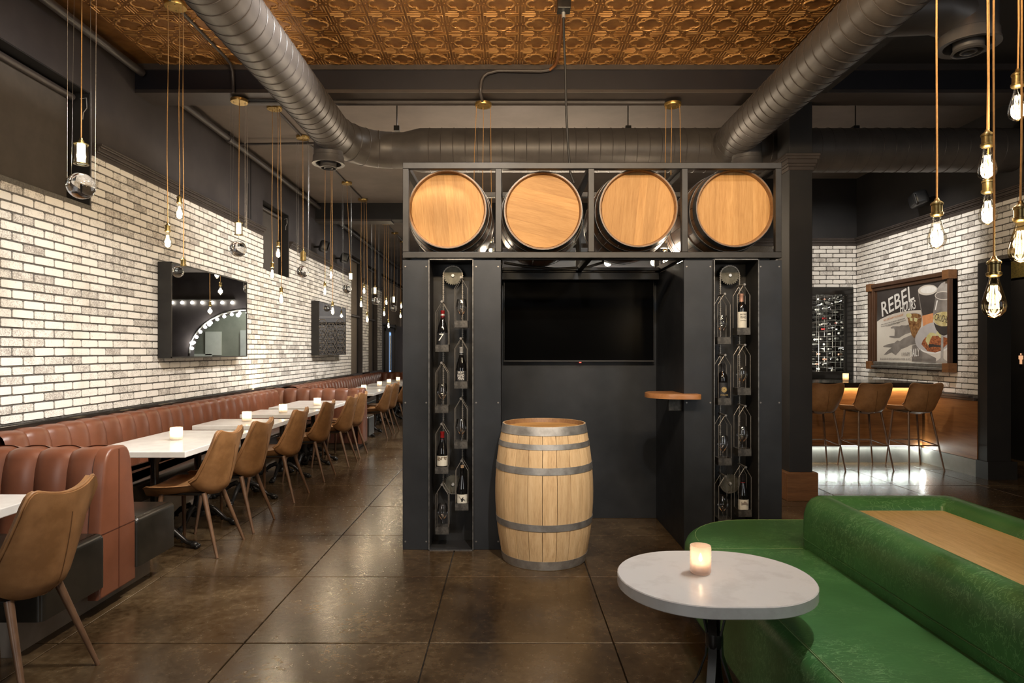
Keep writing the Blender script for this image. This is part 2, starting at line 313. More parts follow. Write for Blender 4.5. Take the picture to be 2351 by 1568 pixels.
# ------------------------------------------------------------------ mesh helpers
class MB:
    def __init__(s): s.bm = bmesh.new()
    def box(s, c, size, bev=0, rot=None, seg=2):
        mat = Matrix.Translation(c)
        if rot: mat = mat @ rot.to_4x4()
        mat = mat @ Matrix.Diagonal((*size, 1))
        r = bmesh.ops.create_cube(s.bm, size=1, matrix=mat)
        if bev:
            es = list({e for v in r['verts'] for e in v.link_edges})
            bmesh.ops.bevel(s.bm, geom=es, offset=bev, segments=seg, profile=0.5, affect='EDGES')
        return s
    def box2(s, a, b, bev=0, seg=2):
        a, b = Vector(a), Vector(b)
        return s.box((a + b) / 2, tuple(abs(x) for x in (b - a)), bev, None, seg)
    def cyl(s, p0, p1, r0, r1=None, seg=12, caps=True):
        r1 = r0 if r1 is None else r1
        p0, p1 = Vector(p0), Vector(p1); d = p1 - p0
        q = d.to_track_quat('Z', 'Y').to_matrix().to_4x4()
        bmesh.ops.create_cone(s.bm, cap_ends=caps, segments=seg, radius1=r0, radius2=r1, depth=d.length,
                              matrix=Matrix.Translation((p0 + p1) / 2) @ q)
        return s
    def tube(s, path, r, seg=8, closed=False, caps=True):
        path = [Vector(p) for p in path]; n = len(path); rings = []
        rr = r if isinstance(r, (list, tuple)) else [r] * n
        prev = None
        for i, p in enumerate(path):
            a = path[(i - 1) % n] if (closed or i > 0) else p
            b = path[(i + 1) % n] if (closed or i < n - 1) else p
            t = (b - a).normalized()
            if prev is None:
                up = Vector((0, 0, 1)) if abs(t.z) < 0.9 else Vector((1, 0, 0))
                u = t.cross(up).normalized()
            else:
                u = (prev - t * prev.dot(t)).normalized()
            prev = u; v = t.cross(u)
            rings.append([s.bm.verts.new(p + (u * math.cos(2 * PI * k / seg) + v * math.sin(2 * PI * k / seg)) * rr[i]) for k in range(seg)])
        m = n if closed else n - 1
        for i in range(m):
            A, B = rings[i], rings[(i + 1) % n]
            for k in range(seg): s.bm.faces.new((A[k], A[(k + 1) % seg], B[(k + 1) % seg], B[k]))
        if caps and not closed:
            s.bm.faces.new(rings[0][::-1]); s.bm.faces.new(rings[-1])
        return s
    def lathe(s, prof, seg=24, o=(0, 0, 0), cap0=False, cap1=False):
        o = Vector(o); rings = []
        for r, z in prof:
            if r < 1e-5: rings.append([s.bm.verts.new(o + Vector((0, 0, z)))])
            else: rings.append([s.bm.verts.new(o + Vector((r * math.cos(2 * PI * k / seg), r * math.sin(2 * PI * k / seg), z))) for k in range(seg)])
        for A, B in zip(rings, rings[1:]):
            if len(A) == 1 and len(B) == 1: continue
            for k in range(seg):
                k2 = (k + 1) % seg
                if len(A) == 1: s.bm.faces.new((A[0], B[k2], B[k]))
                elif len(B) == 1: s.bm.faces.new((A[k], A[k2], B[0]))
                else: s.bm.faces.new((A[k], A[k2], B[k2], B[k]))
        if cap0 and len(rings[0]) > 1: s.bm.faces.new(rings[0][::-1])
        if cap1 and len(rings[-1]) > 1: s.bm.faces.new(rings[-1])
        return s
    def sphere(s, c, r, seg=16, scale=(1, 1, 1)):
        bmesh.ops.create_uvsphere(s.bm, u_segments=seg, v_segments=max(6, seg // 2), radius=1,
                                  matrix=Matrix.Translation(c) @ Matrix.Diagonal((r * scale[0], r * scale[1], r * scale[2], 1)))
        return s
    def prism(s, pts, d0, d1, axis='z', at=0):
        """outline pts (2D, ccw) extruded from d0 to d1 along axis"""
        def mk(p, d):
            return {'z': (p[0], p[1], d), 'y': (p[0], d, p[1]), 'x': (d, p[0], p[1])}[axis]
        A = [s.bm.verts.new(mk(p, d0)) for p in pts]; B = [s.bm.verts.new(mk(p, d1)) for p in pts]
        n = len(pts)
        s.bm.faces.new(A[::-1]); s.bm.faces.new(B)
        for i in range(n): s.bm.faces.new((A[i], A[(i + 1) % n], B[(i + 1) % n], B[i]))
        return s
    def loft(s, rings, cap0=True, cap1=True):
        R = [[s.bm.verts.new(p) for p in r] for r in rings]; n = len(R[0])
        for A, B in zip(R, R[1:]):
            for k in range(n): s.bm.faces.new((A[k], A[(k + 1) % n], B[(k + 1) % n], B[k]))
        if cap0: s.bm.faces.new(R[0][::-1])
        if cap1: s.bm.faces.new(R[-1])
        return s
    def grid(s, fn, nu, nv, thick=None, off=None):
        """surface P(u,v), u,v in 0..1; closed slab if off(u,v) vector given"""
        A = [[s.bm.verts.new(fn(i / nu, j / nv)) for j in range(nv + 1)] for i in range(nu + 1)]
        for i in range(nu):
            for j in range(nv): s.bm.faces.new((A[i][j], A[i + 1][j], A[i + 1][j + 1], A[i][j + 1]))
        if off:
            B = [[s.bm.verts.new(Vector(fn(i / nu, j / nv)) + Vector(off(i / nu, j / nv))) for j in range(nv + 1)] for i in range(nu + 1)]
            for i in range(nu):
                for j in range(nv): s.bm.faces.new((B[i][j], B[i][j + 1], B[i + 1][j + 1], B[i + 1][j]))
            for i in range(nu):
                s.bm.faces.new((A[i][0], B[i][0], B[i + 1][0], A[i + 1][0])); s.bm.faces.new((A[i][nv], A[i + 1][nv], B[i + 1][nv], B[i][nv]))
            for j in range(nv):
                s.bm.faces.new((A[0][j], A[0][j + 1], B[0][j + 1], B[0][j])); s.bm.faces.new((A[nu][j], B[nu][j], B[nu][j + 1], A[nu][j + 1]))
        return s
    def mesh(s, name, mat, smooth=None):
        bmesh.ops.recalc_face_normals(s.bm, faces=s.bm.faces)
        me = bpy.data.meshes.new(name); s.bm.to_mesh(me); s.bm.free()
        me.materials.append(M[mat])
        if smooth is not None:
            me.polygons.foreach_set('use_smooth', [True] * len(me.polygons))
            try: me.set_sharp_from_angle(angle=math.radians(smooth))
            except Exception: pass
        me.update(); return me
    def obj(s, name, mat, parent=None, loc=(0, 0, 0), rot=(0, 0, 0), smooth=None):
        return link(name, s.mesh(name, mat, smooth), parent, loc, rot)
def link(name, me, parent=None, loc=(0, 0, 0), rot=(0, 0, 0), scale=(1, 1, 1)):
    o = bpy.data.objects.new(name, me); COL.objects.link(o)
    o.location = loc; o.rotation_euler = rot; o.scale = scale
    if parent: o.parent = parent
    return o
def tag(o, label, cat, group=None):
    o['label'] = label; o['category'] = cat
    if group: o['group'] = group
    return o
def thing(name, label, cat, loc=(0, 0, 0), rotz=0, group=None, rot=None):
    o = bpy.data.objects.new(name, None); COL.objects.link(o); o.empty_display_size = 0.1
    o.location = loc; o.rotation_euler = rot or (0, 0, rotz)
    return tag(o, label, cat, group)
def structure(o, label=None):
    o['kind'] = 'structure'
    if label: o['label'] = label
    return o
def sempty(name, label=None):
    o = bpy.data.objects.new(name, None); COL.objects.link(o); return structure(o, label)
def copy_tree(o, parent=None):
    c = o.copy(); COL.objects.link(c)
    if parent: c.parent = parent
    for ch in list(o.children): copy_tree(ch, c)
    return c
def rrect(hx, hy, r, cx=0, cy=0, n=6):
    pts = []
    for (sx, sy, a0) in ((1, 1, 0), (-1, 1, PI / 2), (-1, -1, PI), (1, -1, 1.5 * PI)):
        for k in range(n + 1):
            a = a0 + PI / 2 * k / n
            pts.append((cx + sx * (hx - r) + r * math.cos(a), cy + sy * (hy - r) + r * math.sin(a)))
    return pts
def inset(pts, d):
    n = len(pts); out = []
    for i in range(n):
        a, b, c = Vector(pts[i - 1]), Vector(pts[i]), Vector(pts[(i + 1) % n])
        e1 = (b - a).normalized(); e2 = (c - b).normalized()
        n1 = Vector((-e1.y, e1.x)); n2 = Vector((-e2.y, e2.x))
        k = max(0.35, 1 + n1.dot(n2)); m_ = (n1 + n2) / k
        out.append((b.x + m_.x * d, b.y + m_.y * d))
    return out
def cushion(mb, pts, z0, z1, r, n=5, dome=0.0):
    rings = [[(x, y, z0) for x, y in pts]]
    for k in range(n + 1):
        a = PI / 2 * k / n
        q = inset(pts, r * (1 - math.cos(a))) if k else pts
        rings.append([(x, y, z1 - r + r * math.sin(a)) for x, y in q])
    if dome:
        for d, h in ((r + 0.04, 0.5), (r + 0.10, 0.85), (r + 0.17, 1.0)):
            rings.append([(x, y, z1 + dome * h) for x, y in inset(pts, d)])
    return mb.loft(rings)
_tc = [0]
def text_mesh(txt, size, mat, parent, loc, rot, depth=0.0005, sx=1.0, shear=0.0, align='CENTER', name='lettering', space=1.0):
    cu = bpy.data.curves.new('lettering_curve', 'FONT'); cu.body = txt; cu.size = size; cu.extrude = depth
    cu.align_x = align; cu.align_y = 'CENTER'; cu.shear = shear; cu.space_character = space; cu.resolution_u = 2
    to = bpy.data.objects.new('lettering_curve', cu); COL.objects.link(to)
    dg = bpy.context.evaluated_depsgraph_get()
    me = bpy.data.meshes.new_from_object(to.evaluated_get(dg))
    bpy.data.objects.remove(to); bpy.data.curves.remove(cu)
    me.materials.clear(); me.materials.append(M[mat])
    return link(name, me, parent, loc, rot, (sx, 1, 1))

# ================================================================== SETTING
XL, XR, CEIL, YB = -3.5, 5.41, 4.13, 9.78
# ---- floor: saw-cut stained concrete slabs
fl = structure(MB().box2((-3.8, -2.6, -0.12), (7.0, 21.6, -0.012)).obj('floor', 'slab_gap'), 'dark stained polished concrete floor cut into square slabs')
T = 0.914; g = 0.0035
slab = MB().box2((-T / 2 + g, -T / 2 + g, -0.012), (T / 2 - g, T / 2 - g, 0.0), 0.002, 1).mesh('floor_slab', 'stained_concrete')
for i in range(-4, 8):
    for j in range(-4, 21):
        x = -0.395 + T * (i + 0.5); y = 3.11 + T * (j + 0.5)
        if x > 6.9 or y > 21.4: continue
        link('floor_slab', slab, fl, (x, y, 0))

# ---- left wall with its clerestory windows and tall windows
WIN = [(2.4, 5.26, 2.66, 3.605), (8.95, 10.0, 2.613, 3.605), (13.92, 15.04, 0.93, 3.6), (15.65, 16.74, 0.93, 3.6), (17.3, 21.2, 2.25, 3.6)]
mb = MB(); y0 = -2.5
for (a, b, z0, z1) in WIN:
    mb.box2((XL - 0.30, y0, 0), (XL, a, CEIL)); mb.box2((XL - 0.30, a, 0), (XL, b, z0)); mb.box2((XL - 0.30, a, z1), (XL, b, CEIL)); y0 = b
mb.box2((XL - 0.30, y0, 0), (XL, 21.4, CEIL))
wl = structure(mb.obj('wall_left', 'wall_paint'), 'left wall of whitewashed brick below dark plum grey plaster')
# brick pieces (four slightly uneven shapes)
def brick_variant(seed):
    r = random.Random(seed); L, Hh, D = BPL - 0.0125, BPH - 0.0115, 0.010
    pts = []
    for (sx, sy) in ((1, 1), (-1, 1), (-1, -1), (1, -1)):
        c = 0.006 + r.random() * 0.005
        p1 = (sx * (L / 2 - c * (sx * sy > 0)), 0); 
        if sx * sy > 0: a, b = (sx * L / 2, sy * (Hh / 2 - c)), (sx * (L / 2 - c), sy * Hh / 2)
        else: a, b = (sx * (L / 2 - c), sy * Hh / 2), (sx * L / 2, sy * (Hh / 2 - c))
        pts += [a, b]
    pts = [(x + r.uniform(-.0012, .0012), y + r.uniform(-.0015, .0015)) for x, y in pts]
    b = MB(); inn = [(x * 0.965, y * 0.93) for x, y in pts]
    # local frame: x out of the wall, y along, z up
    b.loft([[(0, x, z) for x, z in pts], [(D * 0.72, x, z) for x, z in pts], [(D, x, z) for x, z in inn]], cap0=False)
    return b
BV = [brick_variant(s).mesh('brick', 'brick_white') for s in range(4)]
def subtract(iv, cuts):
    out = [iv]
    for c0, c1 in cuts:
        nw = []
        for a, b in out:
            if c1 <= a or c0 >= b: nw.append((a, b))
            else:
                if c0 > a: nw.append((a, c0))
                if c1 < b: nw.append((c1, b))
        out = nw
    return out
def lay_bricks(wall, mode, plane, a0, a1, z0, z1, holes, nmax, order, hidden=()):
    """mode 'L': wall facing +x; 'R': facing -x; 'B': facing -y (along x)"""
    items = []
    nrow = int(math.ceil((z1 - BZ0) / BPH)); r0 = int(math.floor((z0 - BZ0) / BPH))
    for i in range(r0, nrow):
        zb, zt = BZ0 + i * BPH, BZ0 + (i + 1) * BPH
        zl, zh = max(zb, z0), min(zt, z1)
        if zh - zl < 0.02: continue
        j0 = int(a0 / BPL) - 2; j1 = int(a1 / BPL) + 2
        for j in range(j0, j1):
            s = (j + 0.5 * (i % 2)) * BPL; iv = (max(s, a0), min(s + BPL, a1))
            if iv[1] - iv[0] < 0.025: continue
            cuts = [(h[0], h[1]) for h in holes if min(zh, h[3]) - max(zl, h[2]) > 0.35 * BPH]
            for a, b in subtract(iv, cuts):
                if b - a < 0.03: continue
                zc0, zc1 = zl, zh
                for h in holes:
                    if h[0] < (a + b) / 2 < h[1]:
                        if zc0 < h[2] < zc1: zc1 = h[2]
                        elif zc0 < h[3] < zc1: zc0 = h[3]
                if zc1 - zc0 < 0.015: continue
                if any(h[0] < a and b < h[1] and h[2] < zc0 and zc1 < h[3] for h in hidden): continue
                items.append(((a + b) / 2, (zc0 + zc1) / 2, (b - a) / BPL, (zc1 - zc0) / BPH, random.randrange(4)))
    items.sort(key=order)
    rz = {'L': 0, 'R': PI, 'B': -PI / 2}[mode]
    def pose(it):
        a, z, sy, sz, k = it
        loc = (plane, a, z) if mode in 'LR' else (a, plane, z)
        return loc, (0, 0, rz), (1 + random.uniform(-.12, .12), sy, sz)
    for it in items[:nmax]:
        loc, rot, scl = pose(it); link('brick', BV[it[4]], wall, loc, rot, scl)
    rest = items[nmax:]
    if rest:
        big = bmesh.new()
        for it in rest:
            loc, rot, scl = pose(it)
            n0 = len(big.verts); big.from_mesh(BV[it[4]])
            big.verts.ensure_lookup_table()
            mt = Matrix.Translation(loc) @ Matrix.Rotation(rot[2], 4, 'Z') @ Matrix.Diagonal((*scl, 1))
            for v in big.verts[n0:]: v.co = mt @ v.co
        me = bpy.data.meshes.new('brick_field'); big.to_mesh(me); big.free(); me.materials.append(M['brick_white'])
        o = link('brick_field', me, wall); o['kind'] = 'stuff'
ZT = 3.09
def mortar(wall, boxes):
    b = MB()
    for p, q in boxes: b.box2(p, q)
    b.obj('mortar_bed', 'mortar', wall)
mortar(wl, [((XL, 3.3, 0.90), (XL + 0.004, 13.92, 2.613)), ((XL, 5.26, 2.613), (XL + 0.004, 8.95, ZT)), ((XL, 10.0, 2.613), (XL + 0.004, 13.92, ZT)),
            ((XL, 15.04, 0.9), (XL + 0.004, 15.65, ZT)), ((XL, 16.74, 0.9), (XL + 0.004, 17.3, ZT)), ((XL, 3.3, 2.613), (XL + 0.004, 5.26, 2.66))])
lay_bricks(wl, 'L', XL + 0.003, 3.3, 17.3, 0.935, ZT, WIN, 300, lambda t: t[0] if t[0] > 4.33 else 99, hidden=[(6.26, 8.0, 1.41, 2.32), (11.12, 12.9, 1.39, 2.31)])
def crown(name, segs, parent_label, mode):
    o = sempty(name, parent_label)
    for a, b in segs:
        m_ = MB()
        for z0, z1, d in ((ZT - 0.01, ZT + 0.03, 0.022), (ZT + 0.03, ZT + 0.045, 0.032), (ZT + 0.045, ZT + 0.075, 0.048), (ZT + 0.075, ZT + 0.09, 0.066), (ZT + 0.09, ZT + 0.105, 0.075)):
            if mode == 'L': m_.box2((XL - 0.01, a, z0), (XL + d, b, z1), 0.003, 1)
            elif mode == 'R': m_.box2((XR - d, a, z0), (XR + 0.01, b, z1), 0.003, 1)
            else: m_.box2((a, YB - d, z0), (b, YB + 0.01, z1), 0.003, 1)
        m_.obj('moulding', 'trim_paint', o)
    return o
crown('trim_1', [(5.30, 8.93), (10.02, 13.9), (15.06, 15.63), (16.76, 17.28)], 'stepped crown moulding along the top of the left brick wall', 'L')
# plaster panel joint and ledge above the booths
t2 = structure(MB().box2((XL, 3.3, 0.895), (XL + 0.065, 13.9, 0.93), 0.004).box2((XL, 3.3, 0.86), (XL + 0.03, 13.9, 0.9)).box2((XL, 15.05, 0.895), (XL + 0.05, 15.64, 0.93)).obj('trim_2', 'bar_black'), 'black ledge between the left brick wall and the booth backs')
structure(MB().box2((XL - 0.002, 8.52, 3.2), (XL + 0.006, 8.54, 4.1)).box2((XL - 0.002, 8.44, 3.2), (XL + 0.006, 8.45, 3.7)).obj('trim_3', 'wall_paint_black'), 'narrow vertical joint in the plaster above the left brick wall')
# windows of the left wall
for k, (a, b, z0, z1) in enumerate(WIN):
    wo = sempty('window_%d' % (k + 1), ['large dark blind covered window at the upper left', 'small dark blind covered window cut into the brick past the first mirror',
        'tall tan blind covered window beside the second mirror', 'tall narrow blind covered window between two brick piers', 'last blind covered window above the far door'][k])
    if k < 2:
        MB().box2((XL - 0.135, a, z0), (XL - 0.128, b - 0.10, z1 - 0.05)).obj('blind', 'shade_fabric', wo)
        MB().box2((XL - 0.29, a, z0), (XL - 0.20, b, z1)).obj('pane', 'plastic_black', wo)
        MB().cyl((XL - 0.11, a, z1 - 0.06), (XL - 0.11, b - 0.06, z1 - 0.06), 0.028, seg=14).obj('blind_roller', 'trim_paint', wo, smooth=40)
        MB().box2((XL - 0.14, a, z0 + 0.0), (XL - 0.12, b - 0.10, z0 + 0.03)).obj('hem_bar', 'trim_paint', wo)
        MB().tube([(XL - 0.05, b - 0.05, z1 - 0.07), (XL - 0.02, b - 0.02, z1 - 0.05), (XL - 0.02, b - 0.01, z1 - 0.13), (XL - 0.03, b - 0.04, z1 - 0.18), (XL - 0.03, b - 0.05, z1 - 0.24)], 0.004, 6).obj('pull_cord', 'foil_silver', wo)
        MB().box2((XL - 0.295, b - 0.012, z0), (XL - 0.001, b - 0.001, z1)).box2((XL - 0.295, a, z1 - 0.01), (XL - 0.001, b, z1 - 0.001)).obj('reveal', 'wall_paint_black', wo)
    elif k < 4:
        MB().box2((XL - 0.09, a + 0.02, z0), (XL - 0.083, b - 0.22, z1 - 0.04)).obj('blind', 'shade_fabric_tan', wo)
        MB().box2((XL - 0.26, a, z0), (XL - 0.20, b, z1)).obj('pane', 'plastic_black', wo)
        MB().cyl((XL - 0.07, a, z1 - 0.06), (XL - 0.07, b - 0.1, z1 - 0.06), 0.03, seg=12).obj('blind_roller', 'trim_paint', wo, smooth=40)
        MB().cyl((XL - 0.06, a, 2.26), (XL - 0.06, b - 0.1, 2.26), 0.03, seg=12).obj('blind_roller', 'trim_paint', wo, smooth=40)
        MB().box2((XL - 0.20, b - 0.2, z0), (XL - 0.10, b - 0.01, z1)).obj('reveal', 'wall_paint_black', wo)
    else:
        MB().box2((XL - 0.09, a + 0.02, z0), (XL - 0.083, b - 0.22, z1 - 0.04)).obj('blind', 'shade_fabric_tan', wo)
        MB().cyl((XL - 0.07, a, z1 - 0.06), (XL - 0.07, b - 0.1, z1 - 0.06), 0.03, seg=12).obj('blind_roller', 'trim_paint', wo, smooth=40)
        MB().box2((XL - 0.26, a, z0), (XL - 0.20, b, z1)).obj('pane', 'plastic_black', wo)
# far glazed entry door in the left wall
d1 = sempty('door_1', 'glazed entry door with pull bars at the far end of the left wall')
MB().box2((XL - 0.02, 17.6, 0), (XL + 0.05, 17.7, 2.12)).box2((XL - 0.02, 19.0, 0), (XL + 0.05, 19.1, 2.12)).box2((XL - 0.02, 17.6, 2.02), (XL + 0.05, 19.1, 2.12)).obj('door_frame', 'iron_black', d1)
MB().box2((XL, 17.75, 0.1), (XL + 0.02, 18.95, 2.0)).obj('pane', 'daylight_blue', d1)
MB().box2((XL + 0.015, 17.7, 0.0), (XL + 0.04, 18.2, 2.02)).box2((XL + 0.015, 18.6, 0), (XL + 0.04, 19.0, 2.02)).obj('door_leaf', 'trim_paint', d1)
MB().cyl((XL + 0.09, 18.1, 0.9), (XL + 0.09, 18.1, 1.9), 0.02).obj('pull_bar', 'foil_silver', d1)
MB().box2((XL + 0.05, 17.55, 2.15), (XL + 0.09, 19.2, 2.2)).cyl((XL + 0.09, 17.7, 2.1), (XL + 0.09, 17.7, 2.25), 0.03).cyl((XL + 0.09, 19.0, 2.1), (XL + 0.09, 19.0, 2.25), 0.03).obj('door_track', 'iron_black', d1)

# ---- far wall (seen in the mirrors), with marquee arch
YF = 21.4; AX, ARX, AZ0, ARZ = 2.15, 2.0, 1.35, 1.48
mb = MB()
arch = [(AX + ARX * math.cos(t), AZ0 + ARZ * math.sin(t)) for t in [PI * k / 28 for k in range(29)]]
mb.box2((-3.5, YF, 0), (AX - ARX, YF + 0.3, CEIL)).box2((AX + ARX, YF, 0), (7.0, YF + 0.3, CEIL))
for (xa, za), (xb, zb) in zip(arch, arch[1:]):
    mb.prism([(xb, zb), (xa, za), (xa, CEIL), (xb, CEIL)], YF, YF + 0.3, 'y')
wf = structure(mb.obj('wall_far', 'wall_paint'), 'dark far wall with a wide arched opening, seen in the mirrors')
structure(MB().box2((-1, 24.0, 0), (6.5, 24.1, CEIL)).box2((-1.1, YF + .3, 0), (-1, 24.1, CEIL)).box2((6.5, YF + .3, 0), (6.6, 24.1, CEIL)).box2((-1, YF + .3, CEIL), (6.5, 24.1, CEIL + .1)).box2((-1, YF + .2, -0.1), (6.5, 24.1, 0.0)).obj('wall_vestibule', 'grey_green_wall'), 'pale grey vestibule walls behind the arch')
light('POINT', 'vestibule_lamp', (2.3, 22.7, 3.6), 120, (0.95, 1.0, 0.92), rad=0.2)
d2 = sempty('door_2', 'pair of vestibule doors with oval blue windows, seen in the first mirror')
MB().box2((1.2, 23.9, 0), (3.5, 23.99, 2.25)).obj('door_frame', 'door_grey', d2)
for x in (1.75, 2.75):
    MB().box2((x - 0.36, 23.86, 0.02), (x + 0.36, 23.9, 2.15)).obj('door_leaf', 'trim_paint', d2)
    MB().prism(rrect(0.17, 0.5, 0.165, x, 1.35), 23.85, 23.86, 'y').obj('pane', 'daylight_blue', d2)
for (x, z, wd, ht) in ((4.55, 1.75, 0.6, 0.9), (4.95, 1.1, 0.7, 0.5)):
    tag(MB().box2((x - wd / 2, 23.94, z - ht / 2), (x + wd / 2, 23.99, z + ht / 2)).obj('wall_notice', 'paper_white'),
        'tall white notice on the grey vestibule wall, reflected in the first mirror' if ht > 0.6 else 'low white notice on the grey vestibule wall, reflected in the first mirror', 'notice')
ma = thing('marquee_arch', 'arch of round bulbs around the far opening, reflected in the first mirror', 'marquee light', (AX, YF, 0))
MB().tube([(x - AX, -0.02, z + 0.03) for x, z in arch], 0.03, 6).obj('arch_strip', 'wire', ma)
blb = MB().sphere((0, 0, 0), 0.055, 12).mesh('bulb', 'marquee', 30)
for k in range(1, 22):
    t = PI * k / 22; link('bulb', blb, ma, (ARX * 0.95 * math.cos(t), -0.08, AZ0 + ARZ * 0.95 * math.sin(t)))
    if k % 4 == 2: light('POINT', 'marquee_light', (AX + ARX * 0.95 * math.cos(t), YF - 0.2, AZ0 + ARZ * 0.9 * math.sin(t)), 14, SOFT, rad=0.06)
ms = thing('marquee_row', 'straight row of round bulbs high on the far wall, reflected in the first mirror', 'marquee light', (3.7, YF, 3.1))
MB().box2((-1.1, -0.05, 0.08), (1.1, 0.0, 0.12)).obj('lamp_strip', 'wire', ms)
for k in range(7): link('bulb', blb, ms, (-1.02 + 0.34 * k, -0.06, 0.0))
# lattice screen seen in the second mirror
ls = thing('lattice_screen', 'dark flower pattern lattice screen standing before the far wall', 'screen', (-0.90, 20.9, 0))
MB().box2((-0.95, 0.0, 0.0), (0.95, 0.05, 0.12)).box2((-0.95, 0, 2.55), (0.95, 0.05, 2.62)).box2((-0.95, 0, 0), (-0.9, 0.05, 2.6)).box2((0.9, 0, 0), (0.95, 0.05, 2.6)).obj('frame', 'trim_paint', ls)
hexm = MB()
for k in range(6):
    a = PI / 3 * k; hexm.tube([(0.02 * math.cos(a), 0, 0.02 * math.sin(a)), (0.145 * math.cos(a), 0, 0.145 * math.sin(a))], 0.008, 4)
    c = (0.18 * math.cos(a), 0, 0.18 * math.sin(a))
hexm.tube([(0.15 * math.cos(PI / 3 * k), 0, 0.15 * math.sin(PI / 3 * k)) for k in range(6)], 0.014, 4, closed=True)
hexme = hexm.mesh('lattice_flower', 'shade_fabric_tan')
for i in range(6):
    for j in range(9):
        x = -0.8 + 0.3 * i; z = 0.3 + 0.26 * j + 0.13 * (i % 2)
        if z < 2.5: link('lattice_flower', hexme, ls, (x, 0.02, z))

# ---- ceiling
ceil = sempty('ceiling', 'pressed copper coloured tin ceiling in front, plain dark plaster behind the beam')
MB().box2((XL, -2.5, CEIL), (2.72, 5.95, CEIL + 0.1)).obj('tin_backing', 'tin_copper', ceil)
MB().box2((XL, 6.1, CEIL), (7.0, 21.6, CEIL + 0.1)).obj('plaster', 'ceiling_paint', ceil)
MB().box2((2.72, -2.5, CEIL), (7.0, 6.1, CEIL + 0.1)).obj('plaster_black', 'wall_paint_black', ceil)
S = 0.3048; h = S / 2
tm = MB().box2((-h + .0012, -h + .0012, -0.004), (h - .0012, h - .0012, 0.004))
def ridge(pts, wd, ht, closed=False):
    tm.tube([(x, y, -0.004) for x, y in pts], wd, 5, closed, caps=True)
med = []
for k in range(48):
    a = 2 * PI * k / 48; rr_ = 0.062 + 0.030 * abs(math.cos(2 * a)) ** 0.55
    med.append((rr_ * math.cos(a) * 1.12, rr_ * math.sin(a) * 1.0))
ridge(med, 0.010, 0, True)
for sx in (-1, 1):
    for sy in (-1, 1):
        ridge([(sx * (0.055 + 0.030 * math.cos(t) * (1 - t / 7)), sy * (0.062 + 0.028 * math.sin(t) * (1 - t / 7))) for t in [0.5 * k for k in range(11)]], 0.0065, 0)
        for q in (0.140, 0.116):
            ridge([(sx * q, sy * 0.030), (sx * q, sy * q), (sx * 0.030, sy * q)] if q > 0.12 else [(sx * q, sy * 0.04), (sx * q, sy * q), (sx * 0.04, sy * q)], 0.0055, 0)
        tm.sphere((sx * 0.068, sy * 0.045, -0.004), 0.012, 8, (1, 1, 0.6)); tm.sphere((sx * 0.042, sy * 0.060, -0.004), 0.010, 8, (1, 1, 0.6))
for a in range(4):
    c, s_ = math.cos(a * PI / 2), math.sin(a * PI / 2)
    tm.sphere((0.105 * c, 0.105 * s_, -0.004), 0.012, 8, (1, 1, 0.6)); tm.sphere((0.130 * c, 0.130 * s_, -0.004), 0.008, 8, (1, 1, 0.6))
tile = tm.mesh('tin_tile', 'tin_copper', 40); tile.materials.append(M['tin_rubbed'])
for p_ in tile.polygons:
    if p_.center.z < -0.0062: p_.material_index = 1
for i in range(21):
    for j in range(7):
        x = -0.395 - S * 10 + S * i + 0.03; y = 5.91 - h - S * j
        if x + h < 2.72 and x - h > XL - 0.05: link('tin_tile', tile, ceil, (x, y, CEIL - 0.004))
# cross beam with its flange
bm_ = sempty('trim_4', 'deep dark ceiling beam crossing the room in front of the duct')
MB().box2((XL, 5.89, 3.90), (7.0, 5.97, CEIL - 0.03)).obj('beam_web', 'beam_paint', bm_)
MB().box2((XL, 5.87, 4.075), (7.0, 5.93, CEIL)).obj('beam_cap', 'trim_paint', bm_)
MB().box2((XL, 5.89, 3.865), (7.0, 6.20, 3.90), 0.003).box2((XL, 6.12, 3.9), (7.0, 6.20, CEIL)).obj('beam_flange', 'trim_paint', bm_)
MB().cyl((-2.55, 6.06, 3.845), (1.5, 6.06, 3.845), 0.016).obj('conduit', 'pipe_paint', bm_, smooth=40)
bm2 = sempty('trim_5', 'second dark ceiling beam far back over the booths')
MB().box2((XL, 11.38, 3.83), (5.4, 11.66, CEIL)).obj('beam_web', 'wall_paint_black', bm2)
MB().box2((XL, 11.37, 3.80), (-2.13, 11.67, 3.84)).obj('beam_flange', 'trim_paint', bm2)
structure(MB().box2((2.72, -2.5, 3.865), (2.98, 5.9, CEIL)).obj('trim_6', 'wall_paint_black'), 'black ceiling beam running toward the camera above the column')
# ---- right wall, back wall, hall
mb = MB().box2((XR, 7.24, 0), (XR + 0.25, YB + .2, CEIL)).box2((XR, -2.5, 2.454), (XR + 0.25, 7.24, CEIL)).box2((XR, -2.5, 0), (XR + 0.25, 2.5, 2.454))
wr = structure(mb.obj('wall_right', 'wall_paint_black'), 'right wall of whitewashed brick above a walnut wainscot')
mortar(wr, [((XR - 0.004, 7.24, 0.9), (XR, YB, ZT)), ((XR - 0.004, 3.5, 2.454), (XR, 7.24, ZT))])
lay_bricks(wr, 'R', XR - 0.003, 4.5, YB, 0.935, ZT, [(4.0, 7.24, 0.0, 2.454)], 300, lambda t: abs(t[0] - 6.4) if t[0] > 6.4 else 50 - t[0], hidden=[(7.6, 9.2, 1.27, 2.36)])
MB().box2((XR - 0.035, 7.27, 0.872), (XR, YB, 0.905), 0.004).box2((XR - 0.055, 7.33, 0.90), (XR, YB, 0.93), 0.004).obj('ledge', 'trim_paint', wr)
MB().box2((XR - 0.02, 7.24, 0.195), (XR, YB, 0.87)).obj('wainscot_panel', 'walnut_panel_y', wr)
MB().box2((XR - 0.03, 7.24, 0.0), (XR, YB, 0.192)).obj('skirting', 'toe_kick', wr)
